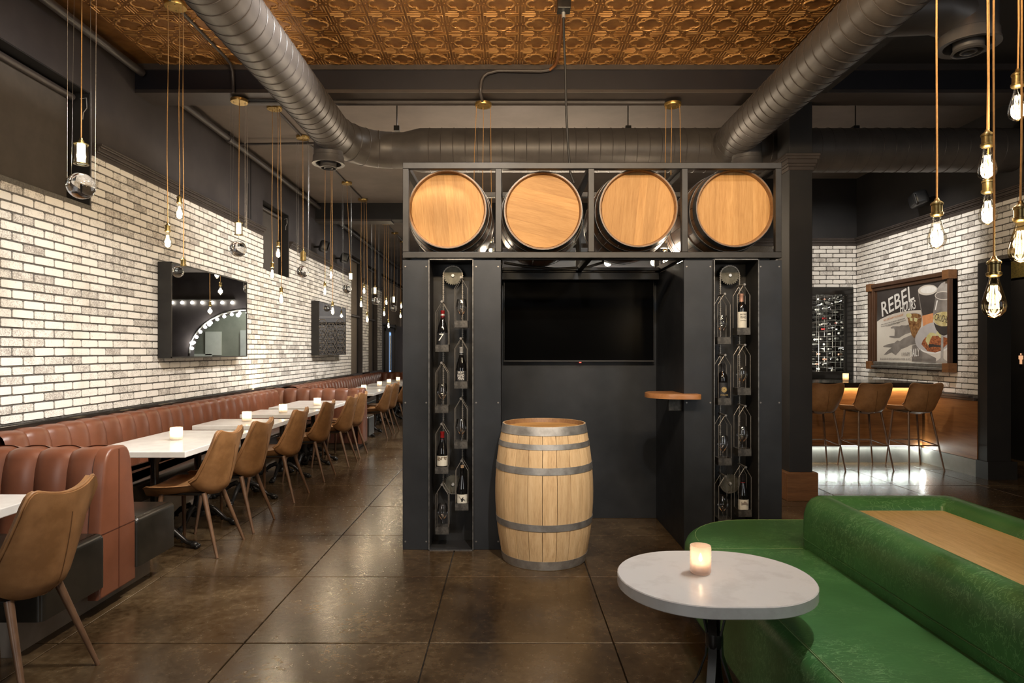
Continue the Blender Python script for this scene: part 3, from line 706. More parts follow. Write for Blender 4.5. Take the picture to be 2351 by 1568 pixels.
crown('trim_7', [(4.0, YB)], 'crown moulding along the top of the right brick wall', 'R')
MB().box2((XR - 0.01, 7.10, 0), (XR + 0.26, 7.24, 2.454)).box2((XR - 0.03, 7.06, 0), (XR + 0.30, 7.245, 0.20)).obj('pilaster', 'wall_paint_black', wr)
mb = MB().box2((3.6, YB, 0), (4.32, YB + 0.2, CEIL)).box2((4.32, YB, 0), (5.34, YB + 0.2, 1.02)).box2((4.32, YB, 2.437), (5.34, YB + 0.2, CEIL)).box2((5.34, YB, 0), (XR, YB + 0.2, CEIL))
wb = structure(mb.obj('wall_back', 'wall_paint_black'), 'short whitewashed brick back wall around the wine room window')
mortar(wb, [((3.6, YB - 0.004, 0.9), (4.32, YB, ZT)), ((4.32, YB - 0.004, 2.437), (5.34, YB, ZT)), ((5.34, YB - 0.004, 0.9), (XR, YB, ZT))])
lay_bricks(wb, 'B', YB - 0.003, 4.1, XR - 0.012, 0.935, ZT, [(4.32, 5.34, 1.02, 2.437)], 260, lambda t: -t[0])
crown('trim_8', [(3.6, XR)], 'crown moulding above the back brick wall', 'B')
# hall beyond the opening
structure(MB().box2((6.98, 9.6, 0), (7.1, 21.6, CEIL)).box2((6.76, -2.5, 0), (6.9, 10, CEIL)).box2((XR + .25, 9.5, 0), (6.76, 9.6, CEIL)).obj('wall_hall', 'wall_paint_black'), 'black hallway wall beyond the opening on the right')
structure(MB().box2((6.74, 5.0, 2.42), (6.76, 9.4, 3.3)).obj('wall_olive_lit', 'olive_lit_wall'), 'strip of wall with its lit olive tone in the colour above the dark hallway door')
light('SPOT', 'hall_spot', (6.1, 7.6, 3.3), 70, WARM, (6.76, 7.6, 2.7), angle=110, blend=0.9, rad=0.05)
d3 = sempty('door_3', 'black hallway door with a small orange restroom figure')
MB().box2((6.70, 6.2, 0), (6.755, 8.0, 2.30), 0.004).box2((6.68, 6.1, 0), (6.755, 6.2, 2.4)).box2((6.68, 8.0, 0), (6.755, 8.1, 2.4)).box2((6.68, 6.1, 2.3), (6.755, 8.1, 2.4)).obj('door_leaf', 'wall_paint_black', d3)
MB().box2((6.688, 6.35, 0.05), (6.70, 7.85, 0.3)).obj('kick_plate', 'walnut_dark', d3)
fy, fz, fk = 8.29, 1.335, .42
fig = MB().sphere((6.75, fy, fz + .17 * fk), .030 * fk, 12, (.3, 1, 1))
for (a_, b_, c_, d_) in ((-.045, .045, 0, .13), (-.075, -.05, .01, .125), (.05, .075, .01, .125), (-.036, -.006, -.14, 0), (.006, .036, -.14, 0)):
    fig.box2((6.745, fy + a_ * fk, fz + c_ * fk), (6.755, fy + b_ * fk, fz + d_ * fk))
tag(fig.obj('restroom_sign', 'sign_orange'), 'small orange restroom figure on the black hallway wall', 'sign')
# front wall behind the camera with two added, unseen storefront windows
mb = MB().box2((-3.5, -2.5, 0), (-3.3, -2.3, CEIL)).box2((-3.3, -2.5, 0), (-1.3, -2.3, 0.8)).box2((-3.3, -2.5, 3.2), (-1.3, -2.3, CEIL)).box2((-1.3, -2.5, 0), (3.0, -2.3, CEIL)).box2((3.0, -2.5, 0), (5.0, -2.3, 0.8)).box2((3.0, -2.5, 3.2), (5.0, -2.3, CEIL)).box2((5.0, -2.5, 0), (7, -2.3, CEIL))
structure(mb.obj('wall_front', 'wall_paint'), 'dark front wall behind the camera with two added storefront windows')
for k, x in enumerate((-2.3, 4.0)):
    wo = sempty('window_%d' % (k + 6), 'added unseen storefront window behind the camera')
    MB().box2((x - 1, -2.42, 0.8), (x + 1, -2.40, 3.2)).obj('pane', 'window_glass', wo)
    MB().box2((x - 1, -2.44, 0.8), (x - .96, -2.36, 3.2)).box2((x + .96, -2.44, 0.8), (x + 1, -2.36, 3.2)).box2((x - .02, -2.44, 0.8), (x + .02, -2.36, 3.2)).obj('frame', 'iron_black', wo)
# column beside the rack
co = sempty('trim_9', 'dark square column with a crown collar and a walnut plinth, right of the barrel rack')
MB().box2((2.72, 6.10, 0.27), (2.945, 6.37, CEIL), 0.004).obj('shaft', 'wall_paint_black', co)
MB().box2((2.68, 6.06, 0.0), (2.985, 6.41, 0.272), 0.006).obj('plinth', 'walnut_plinth', co)
mb = MB()
for z0, z1, d in ((3.20, 3.235, 0.012), (3.235, 3.26, 0.022), (3.26, 3.30, 0.034), (3.30, 3.325, 0.048), (3.325, 3.35, 0.055)):
    mb.box2((2.72 - d, 6.10 - d, z0), (2.945 + d, 6.37 + d, z1), 0.003, 1)
mb.obj('collar', 'trim_paint', co)

# ================================================================== BARREL RACK
RY = 4.576; RYB = 5.46; RXL, RXR = -0.772, 1.987
rk = thing('barrel_rack', 'blackened steel display tower holding four barrels over a television alcove', 'rack', (0, RY, 0))
def rbox(name, a, b, mat, bev=0.003, par=rk):
    a = (a[0], a[1] - RY, a[2]); b = (b[0], b[1] - RY, b[2])
    return MB().box2(a, b, bev, 1).obj(name, mat, par)
t_ = 0.044
ZB0, ZB1, ZTp = 2.079, 2.123, 2.817
for yy in (RY, RYB - t_):
    rbox('rail', (RXL, yy, ZTp - t_), (RXR, yy + t_, ZTp), 'steel_frame')
    rbox('rail', (RXL, yy, ZB1), (RXR, yy + t_, ZB1 + t_), 'steel_frame')
BAYX = [RXL + t_ / 2, -0.075, 0.601, 1.282, RXR - t_ / 2]
for yy in (RY + 0.001, RYB - t_ - 0.001):
    for x in BAYX:
        rbox('upright', (x - t_ / 2, yy, ZB1 + t_), (x + t_ / 2, yy + t_, ZTp - t_), 'steel_frame')
for x in BAYX:
    rbox('side_rail', (x - t_ / 2, RY + t_, ZTp - t_), (x + t_ / 2, RYB - t_, ZTp - .002), 'steel_frame')
    rbox('side_rail', (x - t_ / 2, RY + t_, ZB1), (x + t_ / 2, RYB - t_, ZB1 + t_ - .002), 'steel_frame')
# barrel cradles: two cross bars per bay below the barrels
for yy in (RY + 0.10, RYB - 0.18):
    rbox('cradle_bar', (RXL + t_, yy, ZB1), (RXR - t_, yy + 0.03, ZB1 + 0.026), 'steel_black')
NX = {'L': (-0.580, -0.257), 'R': (1.486, 1.812)}
AX0, AX1 = -0.057, 1.274          # alcove
for (x0, x1, nm) in ((RXL, NX['L'][0], 'L'), (NX['L'][1], AX0, 'L'), (AX1, NX['R'][0], 'R'), (NX['R'][1], RXR, 'R')):
    pn = rbox('face_panel', (x0, RY, 0.0), (x1, RY + 0.02, 2.107), 'steel_black', 0.0015)
    for z in (0.06, 1.07, 2.06):
        for x in (x0 + 0.02, x1 - 0.02):
            MB().cyl((x, -0.003, z), (x, 0.002, z), 0.006, seg=8).obj('screw', 'rod_steel', pn)
rbox('side_panel', (RXL, RY + .02, 0), (RXL + .012, RYB, 2.107), 'steel_black')
rbox('side_panel', (RXR - .012, RY + .02, 0), (RXR, RYB, 2.107), 'steel_black')
rbox('alcove_side', (AX0 - .012, RY + .02, 0), (AX0, RYB - .02, 2.107), 'steel_black')
rbox('alcove_side', (AX1, RY + .02, 0), (AX1 + .012, RYB - .02, 2.107), 'steel_black')
rbox('alcove_back', (RXL, RYB - .02, 0), (RXR, RYB, 2.15), 'steel_black')
rbox('alcove_top_beam', (AX0, RYB - .14, 2.05), (AX1, RYB - .03, 2.11), 'steel_black')
ND = 0.22
for k, (x0, x1) in NX.items():
    nb = MB()
    nb.box2((x0, ND, 0.0), (x1, ND + .01, 2.11)); nb.box2((x0, -.02, 0), (x0 + .006, ND, 2.11)); nb.box2((x1 - .006, -.02, 0), (x1, ND, 2.11))
    nb.box2((x0, -.02, 2.105), (x1, ND, 2.112)); nb.box2((x0, -.02, 0), (x1, ND, .006))
    nbo = nb.obj('niche_box', 'niche_black', rk)
    MB().box2((x0 - .001, -.0225, 0), (x0 + .006, -.0195, 2.113)).box2((x1 - .006, -.0225, 0), (x1 + .001, -.0195, 2.113)).box2((x0, -.0225, 2.106), (x1, -.0195, 2.113)).box2((x0, -.0225, 0), (x1, -.0195, .007)).obj('niche_rim', 'steel_edge', nbo)
# television
tv = thing('television', 'large flat black television on the alcove wall', 'television', (0.60, RYB - 0.02, 1.355))
MB().box2((-0.645, -0.06, 0.0), (0.645, -0.01, 0.735), 0.004).obj('housing', 'plastic_black', tv)
MB().box2((-0.637, -0.0625, 0.014), (0.637, -0.0595, 0.728)).obj('screen', 'screen_black', tv)
MB().box2((-0.645, -0.064, 0.0), (0.645, -0.058, 0.010)).box2((-0.645, -0.064, 0.727), (0.645, -0.058, 0.735)).obj('bezel', 'niche_black', tv)
MB().box2((0.003, -0.066, -0.010), (0.02, -0.058, -0.003)).obj('power_light', 'power_led', tv)
MB().box2((-0.2, -0.012, 0.2), (0.2, -0.001, 0.5)).obj('wall_mount', 'iron_black', tv)
# black cable bundle on top of the alcove wall
tag(MB().tube([(AX0 + 0.02, RYB - .16, 2.19), (0.15, RYB - .18, 2.155), (0.40, RYB - .18, 2.135), (0.66, RYB - .17, 2.15), (0.80, RYB - .1, 2.20), (0.82, RYB - .02, 2.3)], 0.012, 8).obj('sagging_cable', 'cord_black', smooth=60),
    'black cable sagging under the second barrel above the television', 'cable')
# half round shelf on the alcove corner
sh = thing('corner_shelf', 'small rounded cherry wood shelf on the right edge of the television alcove', 'shelf', (AX1, RY, 1.095))
pts = [(0.10, -0.001), (0.10, -0.10)] + [(0.0 + 0.27 * math.cos(a) , 0.02 + 0.12 * 0 + 0.22 * math.sin(a)) for a in [-PI / 2 - 0.12 * 0 - k * (PI / 2) / 10 for k in range(0, 11)]] + [(-0.27, 0.18), (-0.001, 0.30), (-0.001, -0.001)]
pts = [(0.10, -0.001), (-0.001, -0.001), (-0.001, 0.30), (-0.20, 0.26)] + [(-0.02 + 0.24 * math.cos(a), 0.10 + 0.22 * math.sin(a)) for a in [PI * (0.86 + 0.62 * k / 10) for k in range(11)]] + [(0.06, -0.125), (0.09, -0.11), (0.10, -0.09)]
sm = MB(); cushion(sm, pts, 0.007, 0.042, 0.004, 2); sm.obj('shelf_top', 'cherry', sh, smooth=40)
MB().box2((-0.10, 0.04, -0.09), (-0.001, 0.09, 0.008), 0.004).obj('bracket', 'tray_steel', sh)

# ---- barrels
BH, BRE, BRB = 0.945, 0.288, 0.343
def br(z, rb=BRB): return BRE + (rb - BRE) * (1 - ((z - BH / 2) / (BH / 2)) ** 2)
NST = 22
def stave_mesh(rb, mat, seed):
    r = random.Random(seed); zs = [BH * k / 12 for k in range(13)]
    b = MB(); half = PI / NST
    def P(u, v):
        z = v * BH; a = (u * 2 - 1) * (half - 0.0016 / br(z, rb)); return (br(z, rb) * math.cos(a), br(z, rb) * math.sin(a), z)
    def off(u, v):
        p = P(u, v); n = Vector((p[0], p[1], 0)).normalized(); return -n * (0.008 + 0.018 * min(1.0, min(v, 1 - v) * BH / 0.07))
    b.grid(P, 4, 12, off=off)
    return b.mesh('stave', mat, 40)
def hoop_mesh(z0, z1, rb, mat, th=0.003):
    b = MB(); k = 4; zs = [z0 + (z1 - z0) * i / k for i in range(k + 1)]
    b.lathe([(br(z0, rb) - .002, z0)] + [(br(z, rb) + th, z) for z in zs] + [(br(z1, rb) - .002, z1)], 48)
    return b.mesh('hoop', mat, 40)
def head_planks(r, widths, seed):
    out = []; x = -r
    for wd in widths:
        x1 = min(r, x + wd)
        if x1 - x < 0.006: break
        pts = []
        n = 9
        xs = [x + .0002 + (x1 - x - .0004) * k / (n - 1) for k in range(n)]
        top = [(q, math.sqrt(max(0, r * r - q * q))) for q in xs]
        pts = [(q, -y) for q, y in top] + [(q, y) for q, y in reversed(top)]
        cl = [pts[0]]
        for p_ in pts[1:]:
            if (Vector(p_) - Vector(cl[-1])).length > 1e-4: cl.append(p_)
        if (Vector(cl[0]) - Vector(cl[-1])).length < 1e-4: cl.pop()
        # grain runs along local y -> swap so that grain axis x of the wood material follows the plank
        b = MB().prism([(y, -q) for q, y in cl], 0, 0.018)
        out.append(b.mesh('head_plank', 'oak_head')); x = x1
    return out
ST_L = stave_mesh(BRB, 'oak_stave', 1); ST_D = stave_mesh(0.332, 'oak_dark', 2)
HOOPZ = [(0.887, 0.944), (0.797, 0.832), (0.636, 0.682), (0.267, 0.312), (0.113, 0.148), (0.003, 0.062)]
HL = [hoop_mesh(a, b, BRB, 'hoop_steel') for a, b in HOOPZ if (a, b) != (0.113, 0.148)]
HD = [hoop_mesh(a, b, 0.332, 'hoop_steel_dark') for a, b in HOOPZ]
HP1 = head_planks(BRE - 0.0175, [0.09, 0.075, 0.10, 0.06, 0.085, 0.10, 0.08, 0.1], 1)
def barrel(label, loc, rot, dark, head_turn, group=None):
    t = thing('wine_barrel', label, 'barrel', loc, group=group, rot=rot)
    for k in range(NST):
        s_ = link('stave', ST_D if dark else ST_L, t, (0, 0, 0), (0, 0, 2 * PI * (k + 0.35) / NST))
    for hm in (HD if dark else HL): link('hoop', hm, t)
    hd = bpy.data.objects.new('head', None); COL.objects.link(hd); hd.parent = t; hd.location = (0, 0, BH - 0.048); hd.rotation_euler = (0, 0, head_turn)
    for pm in HP1: link('head_plank', pm, hd)
    ring = MB().lathe([(BRE - 0.020, BH - 0.045), (BRE - 0.0088, BH - 0.001), (BRE - 0.003, BH + 0.0005), (BRE + 0.001, BH - 0.004)], 44).obj('chime', 'oak_inner', t, smooth=30)
    return t
barrel('upright pale oak wine barrel with galvanised hoops standing in front of the alcove', (0.248, 4.42, 0.0), (0, 0, 0.1), False, 0.4)
BL = ['far left of the four dark hooped barrels lying in the rack, head boards near vertical', 'barrel lying second from left in the rack, its head boards slanting across',
      'barrel lying third from left in the rack, head boards tilted slightly right', 'rightmost barrel lying in the rack, beside the dark column']
for k, (px, py, ht) in enumerate(((1027, 479, 1.66), (1247, 482, -0.24 + PI), (1466, 476, 1.47), (1688, 476, 1.57))):
    p_ = at(px, py, 4.66)
    barrel(BL[k], (p_.x, 4.655 + BH, p_.z - 0.005), (PI / 2, 0, 0), True, ht, 'barrels lying in the steel rack')

# ---- chain driven bottle carriers in the niches
def gear(r, th, teeth=26):
    pts = []
    for k in range(teeth):
        a = 2 * PI * k / teeth; d = 2 * PI / teeth
        for f, q in ((0.0, -.004), (0.25, .004), (0.45, .006), (0.65, .004), (0.9, -.004)):
            pts.append(((r + q) * math.cos(a + f * d), (r + q) * math.sin(a + f * d)))
    return MB().prism(pts, 0, th, 'y')
CHY = 4.735
def chain_drive(label, xc, zt, zb):
    t = thing('chain_drive', label, 'chain drive', (xc, CHY, 0))
    for z in (zt, zb):
        sp_ = gear(0.066, 0.008).obj('sprocket', 'sprocket_steel', t, (0, -0.004, z))
        MB().cyl((0, -0.014, 0), (0, 0.05, 0), 0.011, seg=14).obj('axle', 'foil_silver', sp_)
    R_ = 0.072; path = []
    L = zt - zb; step = 0.0165
    n = int(L / step)
    for k in range(n): path.append((-R_, zb + L * k / n))
    m_ = int(PI * R_ / step)
    for k in range(m_): a = PI - PI * k / m_; path.append((R_ * math.cos(a), zt + R_ * math.sin(a)))
    for k in range(n): path.append((R_, zt - L * k / n))
    for k in range(m_): a = -PI * k / m_; path.append((R_ * math.cos(a), zb + R_ * math.sin(a)))
    b = MB()
    for i, (x, z) in enumerate(path):
        b.cyl((x, -0.008, z), (x, 0.008, z), 0.0064, seg=7)
        x2, z2 = path[(i + 1) % len(path)]
        c = Vector(((x + x2) / 2, -0.0085 if i % 2 else -0.0065, (z + z2) / 2)); ang = math.atan2(z2 - z, x2 - x)
        b.box(c, (0.0165, 0.002, 0.007), 0, Matrix.Rotation(-ang, 3, 'Y'))
    co_ = b.obj('chain', 'chain_steel', t); co_['kind'] = 'stuff'
chain_drive('bicycle style chain loop on two sprockets in the left niche', (1040 - CX) / F * CHY, H + 174 / F * CHY, H - 304 / F * CHY)
chain_drive('bicycle style chain loop on two sprockets in the right niche', (1675 - CX) / F * CHY, H + 174.5 / F * CHY, H - 302 / F * CHY)
# carrier prototype: origin at tray bottom centre, apex up
CW, CD, CT, CHh = 0.0485, 0.0485, 0.052, 0.366
def make_carrier():
    t = thing('bottle_carrier', 'x', 'carrier')
    MB().box2((-CW, -CD, 0), (CW, CD, 0.003)).box2((-CW, -CD, 0), (CW, -CD + .003, CT)).box2((-CW, CD - .003, 0), (CW, CD, CT)).box2((-CW, -CD, 0), (-CW + .003, CD, CT)).box2((CW - .003, -CD, 0), (CW, CD, CT)).obj('tray', 'tray_steel', t)
    for sx in (-1, 1):
        for yy in (-CD + .004, CD - .004):
            MB().tube([(sx * (CW - .003), yy, 0.01), (sx * (CW - .003), yy, 0.29), (sx * 0.002, yy, CHh - .004)], 0.0027, 6).obj('rod', 'rod_steel', t)
    pn = MB().cyl((0, -CD - .012, CHh), (0, CHY - 4.645 + 0.0, CHh), 0.007, seg=12).obj('pin', 'rod_steel', t, smooth=40)
    MB().cyl((0, -CD - .016, CHh), (0, -CD - .010, CHh), 0.0085, seg=14).obj('pin_head', 'rod_steel', pn, smooth=40)
    return t
cproto = make_carrier()
def lathe_obj(prof, mat, name, parent, seg=24, sm=50): return MB().lathe(prof, seg).obj(name, mat, parent, smooth=sm)
def wine_bottle(kind, foil, label_mat, z0, z1, lab, pos, cat='bottle'):
    """kind 'bdx' (square shoulder) or 'bur' (sloping)"""
    t = thing('wine_bottle', lab, cat, pos)
    if kind == 'bdx': prof = [(0, .003), (.030, 0), (.0365, .006), (.0368, .19), (.0355, .205), (.028, .222), (.0165, .236), (.0145, .25), (.0142, .285), (.0155, .287), (.0155, .298), (.012, .30), (0, .30)]
    else: prof = [(0, .003), (.033, 0), (.0405, .006), (.041, .135), (.0385, .155), (.030, .19), (.021, .22), (.0155, .245), (.0145, .285), (.0155, .287), (.0155, .298), (.012, .30), (0, .30)]
    lathe_obj(prof, 'bottle_glass', 'glass_body', t)
    rb = .0368 if kind == 'bdx' else .041
    if foil == 'cork':
        MB().cyl((0, 0, .298), (0, 0, .318), .0125, seg=14).obj('cork_stopper', 'cork', t, smooth=40)
    elif foil:
        lathe_obj([(.0160, .236), (.0153, .25), (.0150, .285), (.0163, .287), (.0163, .2985), (.0125, .3012), (0, .3012)], foil, 'capsule', t)
    lb = None
    if label_mat:
        b = MB(); rr_ = rb + .0006
        b.grid(lambda u, v: (rr_ * math.sin((u - .5) * 2.5), -rr_ * math.cos((u - .5) * 2.5), z0 + (z1 - z0) * v), 14, 1)
        lb = b.obj('label', label_mat, t, smooth=60)
    return t, lb, rb
def wine_glass(lab, pos, s=1.0):
    t = thing('wine_glass', lab, 'glass', pos, group='wine glasses in the chain carriers')
    b = MB().lathe([(.001, .006), (.034, .001), (.035, .003), (.006, .010), (.0038, .03), (.0036, .085), (.010, .094), (.030, .112), (.0405, .135), (.042, .150), (.039, .178), (.0325, .207), (.0318, .208), (.0385, .177), (.0412, .150)], 28)
    b.obj('glass_bowl', 'wine_glass', t, smooth=60)
    return t
FR = (PI / 2, 0, 0)
def carriers():
    order = ['top', 'second', 'third', 'lowest']
    side = {'L': 'left', 'R': 'right'}
    spec = {('L', 0): [(1014.6, 692.5, 'b1'), (1013.8, 832.7, 'g'), (1013.8, 973, 'b2'), (1014.6, 1112, 'g')],
            ('L', 1): [(1058.4, 637, 'g'), (1058, 777, 'b3'), (1058, 915, 'g'), (1060, 1057, 'b4')],
            ('R', 0): [(1663, 675, 'g'), (1664, 815, 'b5'), (1665, 953.5, 'g'), (1665, 1093, 'g')],
            ('R', 1): [(1708, 653.5, 'b6'), (1709, 792, 'g'), (1710, 932, 'g'), (1711, 1072, 'b7')]}
    first = True
    CY_ = 4.645
    for (s, c), lst in spec.items():
        for i, (px, py, what) in enumerate(lst):
            p_ = at(px, py, CY_ - 0.05); base = (p_.x, CY_, p_.z - CHh)
            t = cproto if first else copy_tree(cproto)
            first = False; t.location = base
            t['label'] = 'steel bottle carrier, %s in the %s column of the %s niche' % (order[i], ('left', 'right')[c], side[s]); t['group'] = 'hanging bottle carriers'
            zb = base[2] + 0.0035; pos = (base[0], CY_, zb)
            where = '%s column of the %s niche' % (('left', 'right')[c], side[s])
            if what == 'g': wine_glass('clear stemmed wine glass in the %s carrier, %s' % (order[i], where), pos)
            elif what == 'b1':
                t, l, r = wine_bottle('bur', 'foil_red', 'label_black', .05, .135, 'dark wine bottle with red and silver neck foil and a white 7 mark', pos)
                MB().lathe([(.0165, .262), (.0155, .275)], 20).obj('foil_band', 'foil_silver', t); text_mesh('7', .075, 'ink_white', t, (-.014, -r - .002, .10), FR, shear=.2)
            elif what == 'b2':
                t, l, r = wine_bottle('bur', 'foil_red', 'label_cream', .052, .125, 'dark wine bottle with red capsule and cream tree label, left niche', pos)
                b = MB()
                for q in range(26):
                    a = random.uniform(-.85, .85); b.sphere((r * math.sin(a), -r * math.cos(a) - .0006, .105 + random.uniform(-.012, .014)), .0055, 6, (1, .2, 1))
                b.obj('label_print', 'shade_fabric_tan', t)
            elif what == 'b3':
                t, l, r = wine_bottle('bur', 'foil_silver', 'label_black', .045, .125, 'silver capped wine bottle with black label reading RIGHT HAND MAN', pos)
                for q, (tx, sz) in enumerate((('RIGHT', .026), ('HAND', .028), ('MAN', .034))):
                    text_mesh(tx, sz, 'ink_white', t, (0, -r - .0025, .113 - .0225 * q), FR, sx=.62, depth=.001)
            elif what == 'b4':
                t, l, r = wine_bottle('bur', 'cork', 'label_cream', .045, .11, 'corked dark wine bottle with cream label showing a black figure', pos)
                MB().prism([(-.022, .104), (-.006, .080), (.004, .085), (.008, .093), (.013, .088), (.010, .080), (.030, .068), (.012, .072), (.006, .058), (-.004, .058), (-.006, .074)], -r - .0025, -r - .001, 'y').obj('label_print', 'ink_black', t)
            elif what == 'b5':
                t, l, r = wine_bottle('bdx', 'foil_black', 'label_black', .03, .16, 'dark wine bottle with a gold rosette label, second carrier of the right niche', pos)
                b = MB()
                for q in range(12):
                    a = 2 * PI * q / 12
                    for rr_ in (.007, .013, .0185): b.sphere((rr_ * math.cos(a + rr_ * 40), -r - .0005, .108 + rr_ * math.sin(a + rr_ * 40)), .0032, 6, (1, .25, 1))
                b.obj('label_print', 'ink_gold', t); text_mesh('AVALON', .014, 'ink_gold', t, (0, -r - .002, .069), FR)
            elif what == 'b6':
                t, l, r = wine_bottle('bdx', 'foil_rose', 'label_cream', .035, .165, 'wine bottle with large cream label reading ANCIENT PEAKS', pos)
                text_mesh('ANCIENT', .0165, 'ink_black', t, (0, -r - .0012, .146), FR, sx=.66, depth=.0003); text_mesh('PEAKS', .023, 'ink_black', t, (0, -r - .0012, .125), FR, sx=.66, depth=.0003)
                MB().box2((-.024, -r - .002, .101), (.024, -r - .001, .1025)).obj('label_print', 'ink_black', t)
            else:
                t, l, r = wine_bottle('bur', 'foil_black', 'label_cream', .045, .12, 'dark wine bottle with red neck stripe and cream chateau label', pos)
                MB().lathe([(.0170, .238), (.0168, .243)], 20).obj('foil_band', 'foil_red', t)
                MB().prism([(-.024, .085), (.026, .085), (.026, .094), (.016, .094), (.016, .1), (.006, .104), (.0, .110), (-.006, .104), (-.010, .098), (-.020, .098), (-.020, .106), (-.024, .106)], -r - .002, -r - .0005, 'y').obj('label_print', 'plinth_grey', t)
carriers()

# ================================================================== CHAIRS
def lerp(a, b, t): return a + (b - a) * t
def chair_parts(root, leather, seatz=0.47, backtop=0.885, bw=0.235, foot=0.22, legr=(0.018, 0.0095), legm='leg_wood', lift=0.0, bar=False, bb=0.0, wav=0.056, drop=0.075, wb=0.87, curl=1.0):
    """local +x is forward (the way the sitter faces); floor at z=0"""
    def B(u, v, inner=0):
        q = 2 * u - 1; a = abs(q)
        zt = backtop - 0.038 * wav / 0.056 + wav * q * q - drop * max(0, (a - 0.72) / 0.28) ** 2.4
        zb = seatz - 0.047 + bb + 0.10 * a ** 4.5
        z = lerp(zb, zt, v)
        wv = bw * (wb + (1 - wb) * math.sin(min(1, v * 1.35) * PI / 2)) * (1 - 0.05 * v)
        x = lerp(-0.198, -0.272, v) + curl * (0.120 - 0.080 * v) * a ** 2.0 - 0.012 * math.sin(v * PI) + 0.03 * max(0, (0.12 - v) / 0.12) ** 2
        return Vector((x, q * wv, z))
    def off(u, v):
        q = 2 * u - 1
        return Vector((0.034, -0.012 * q, 0.006))
    MB().grid(lambda u, v: B(u, v), 28, 14, off=off).obj('backrest', leather, root, smooth=70)
    edge = [B(k / 24, 1.0) + Vector((0.012, 0, 0.004)) for k in range(25)]
    edge = [B(0, k / 10) + Vector((0.012, -0.002, 0.0)) for k in range(10)] + edge + [B(1, 1 - k / 10) + Vector((0.012, 0.002, 0.0)) for k in range(1, 11)]
    MB().tube(edge, 0.0065, 6).obj('piping', leather, root, smooth=70)
    MB().tube([B(0.5, v / 10) + Vector((-0.001, 0, 0)) for v in range(0, 9)], 0.0025, 5).obj('seam', 'leather_seam', root)
    def Sx(u, v):
        q = 2 * u - 1; a = abs(q)
        hw = lerp(0.225, 0.115, v ** 2.2) * (1 - 0.16 * max(0, (0.18 - v) / 0.18) ** 2)
        x = lerp(0.30, -0.15, v)
        z = seatz + 0.012 + 0.018 * (1 - v) ** 2 - 0.030 * v + 0.055 * a ** 2.6 * v ** 1.2 - 0.012 * (1 - a * a) + (-0.02 * max(0, (0.08 - v) / 0.08) ** 2)
        return Vector((x, q * hw, z))
    MB().grid(Sx, 14, 12, off=lambda u, v: Vector((0, -(2 * u - 1) * 0.035, -0.085 + 0.030 * abs(2 * u - 1) + 0.055 * v ** 2 * (1 - 0.5 * abs(2 * u - 1))))).obj('seat', leather, root, smooth=60)
    e2 = [Sx(0, 1 - k / 12) for k in range(13)] + [Sx(k / 10, 0) for k in range(1, 11)] + [Sx(1, k / 12) for k in range(1, 13)]
    MB().tube(e2, 0.005, 5).obj('seat_piping', leather, root, smooth=70)
    zt = seatz - 0.035
    tops = [((-0.10, s * 0.135, zt), (-0.235, s * foot, 0)) for s in (-1, 1)] + [((0.19, s * 0.15, zt), (0.225, s * (foot + .01), 0)) for s in (-1, 1)]
    for a, b in tops: MB().cyl(b, a, legr[1], legr[0], 12).obj('leg', legm, root, smooth=40)
    MB().box2((-0.11, -0.15, zt - 0.012), (0.20, 0.15, zt + 0.004), 0.004).obj('seat_frame', 'iron_black', root)
    if bar:
        def on(l, z): a, b = Vector(l[0]), Vector(l[1]); return b + (a - b) * (z / a.z)
        rp = [on(tops[0], 0.30), on(tops[2], 0.325), on(tops[3], 0.325), on(tops[1], 0.30)]
        for i in range(4): MB().cyl(rp[i], rp[(i + 1) % 4], 0.008, seg=8).obj('footrest_bar', legm, root, smooth=40)
ch = thing('dining_chair', 'x', 'chair', group='tan leather dining chairs'); chair_parts(ch, 'leather_tan')
CHAIRS = [(-2.12, 2.67, 0.02, 'tan leather dining chair nearest the camera, its back cut by the left edge'),
          (-2.265, 4.60, 0.0, 'tan leather dining chair first in the booth row, beside the black bench end'),
          (-2.255, 5.20, 0.0, 'tan leather dining chair second in the booth row, sharing the first long white table'),
          (-2.27, 6.19, 0.0, 'tan leather dining chair third in the booth row, at the first small white table'),
          (-2.265, 7.15, 0.0, 'tan leather dining chair fourth in the booth row, at the second small white table'),
          (-2.22, 8.03, 0.0, 'tan leather dining chair fifth in the booth row, before the far booth divider'),
          (-2.24, 8.70, 0.0, 'tan leather dining chair sixth in the booth row, next to the far booth divider'),
          (-2.24, 10.62, 0.0, 'tan leather dining chair first beyond the far booth divider'),
          (-2.24, 11.30, 0.0, 'tan leather dining chair second beyond the far booth divider, partly behind the rack'),
          (-2.24, 12.45, 0.0, 'tan leather dining chair last in view, almost hidden behind the rack edge')]
for k, (x, y, dr, lab) in enumerate(CHAIRS):
    c = ch if k == 0 else copy_tree(ch)
    c.location = (x, y, 0); c.rotation_euler = (0, 0, PI + dr); c['label'] = lab
st = thing('bar_stool', 'x', 'bar stool', group='tan leather bar stools'); chair_parts(st, 'leather_tan', 0.745, 1.062, 0.208, 0.212, (0.013, 0.009), bar=True, bb=-0.005, wav=0.03, drop=0.035, wb=0.93, curl=0.7)
for k, (x, lab) in enumerate(((3.84, 'tan leather bar stool half hidden behind the dark column'), (4.42, 'middle tan leather bar stool at the lit walnut bar'), (5.03, 'tan leather bar stool nearest the brick wall, under the poster'))):
    c = st if k == 0 else copy_tree(st)
    c.location = (x, 7.80, 0); c.rotation_euler = (0, 0, PI / 2); c['label'] = lab

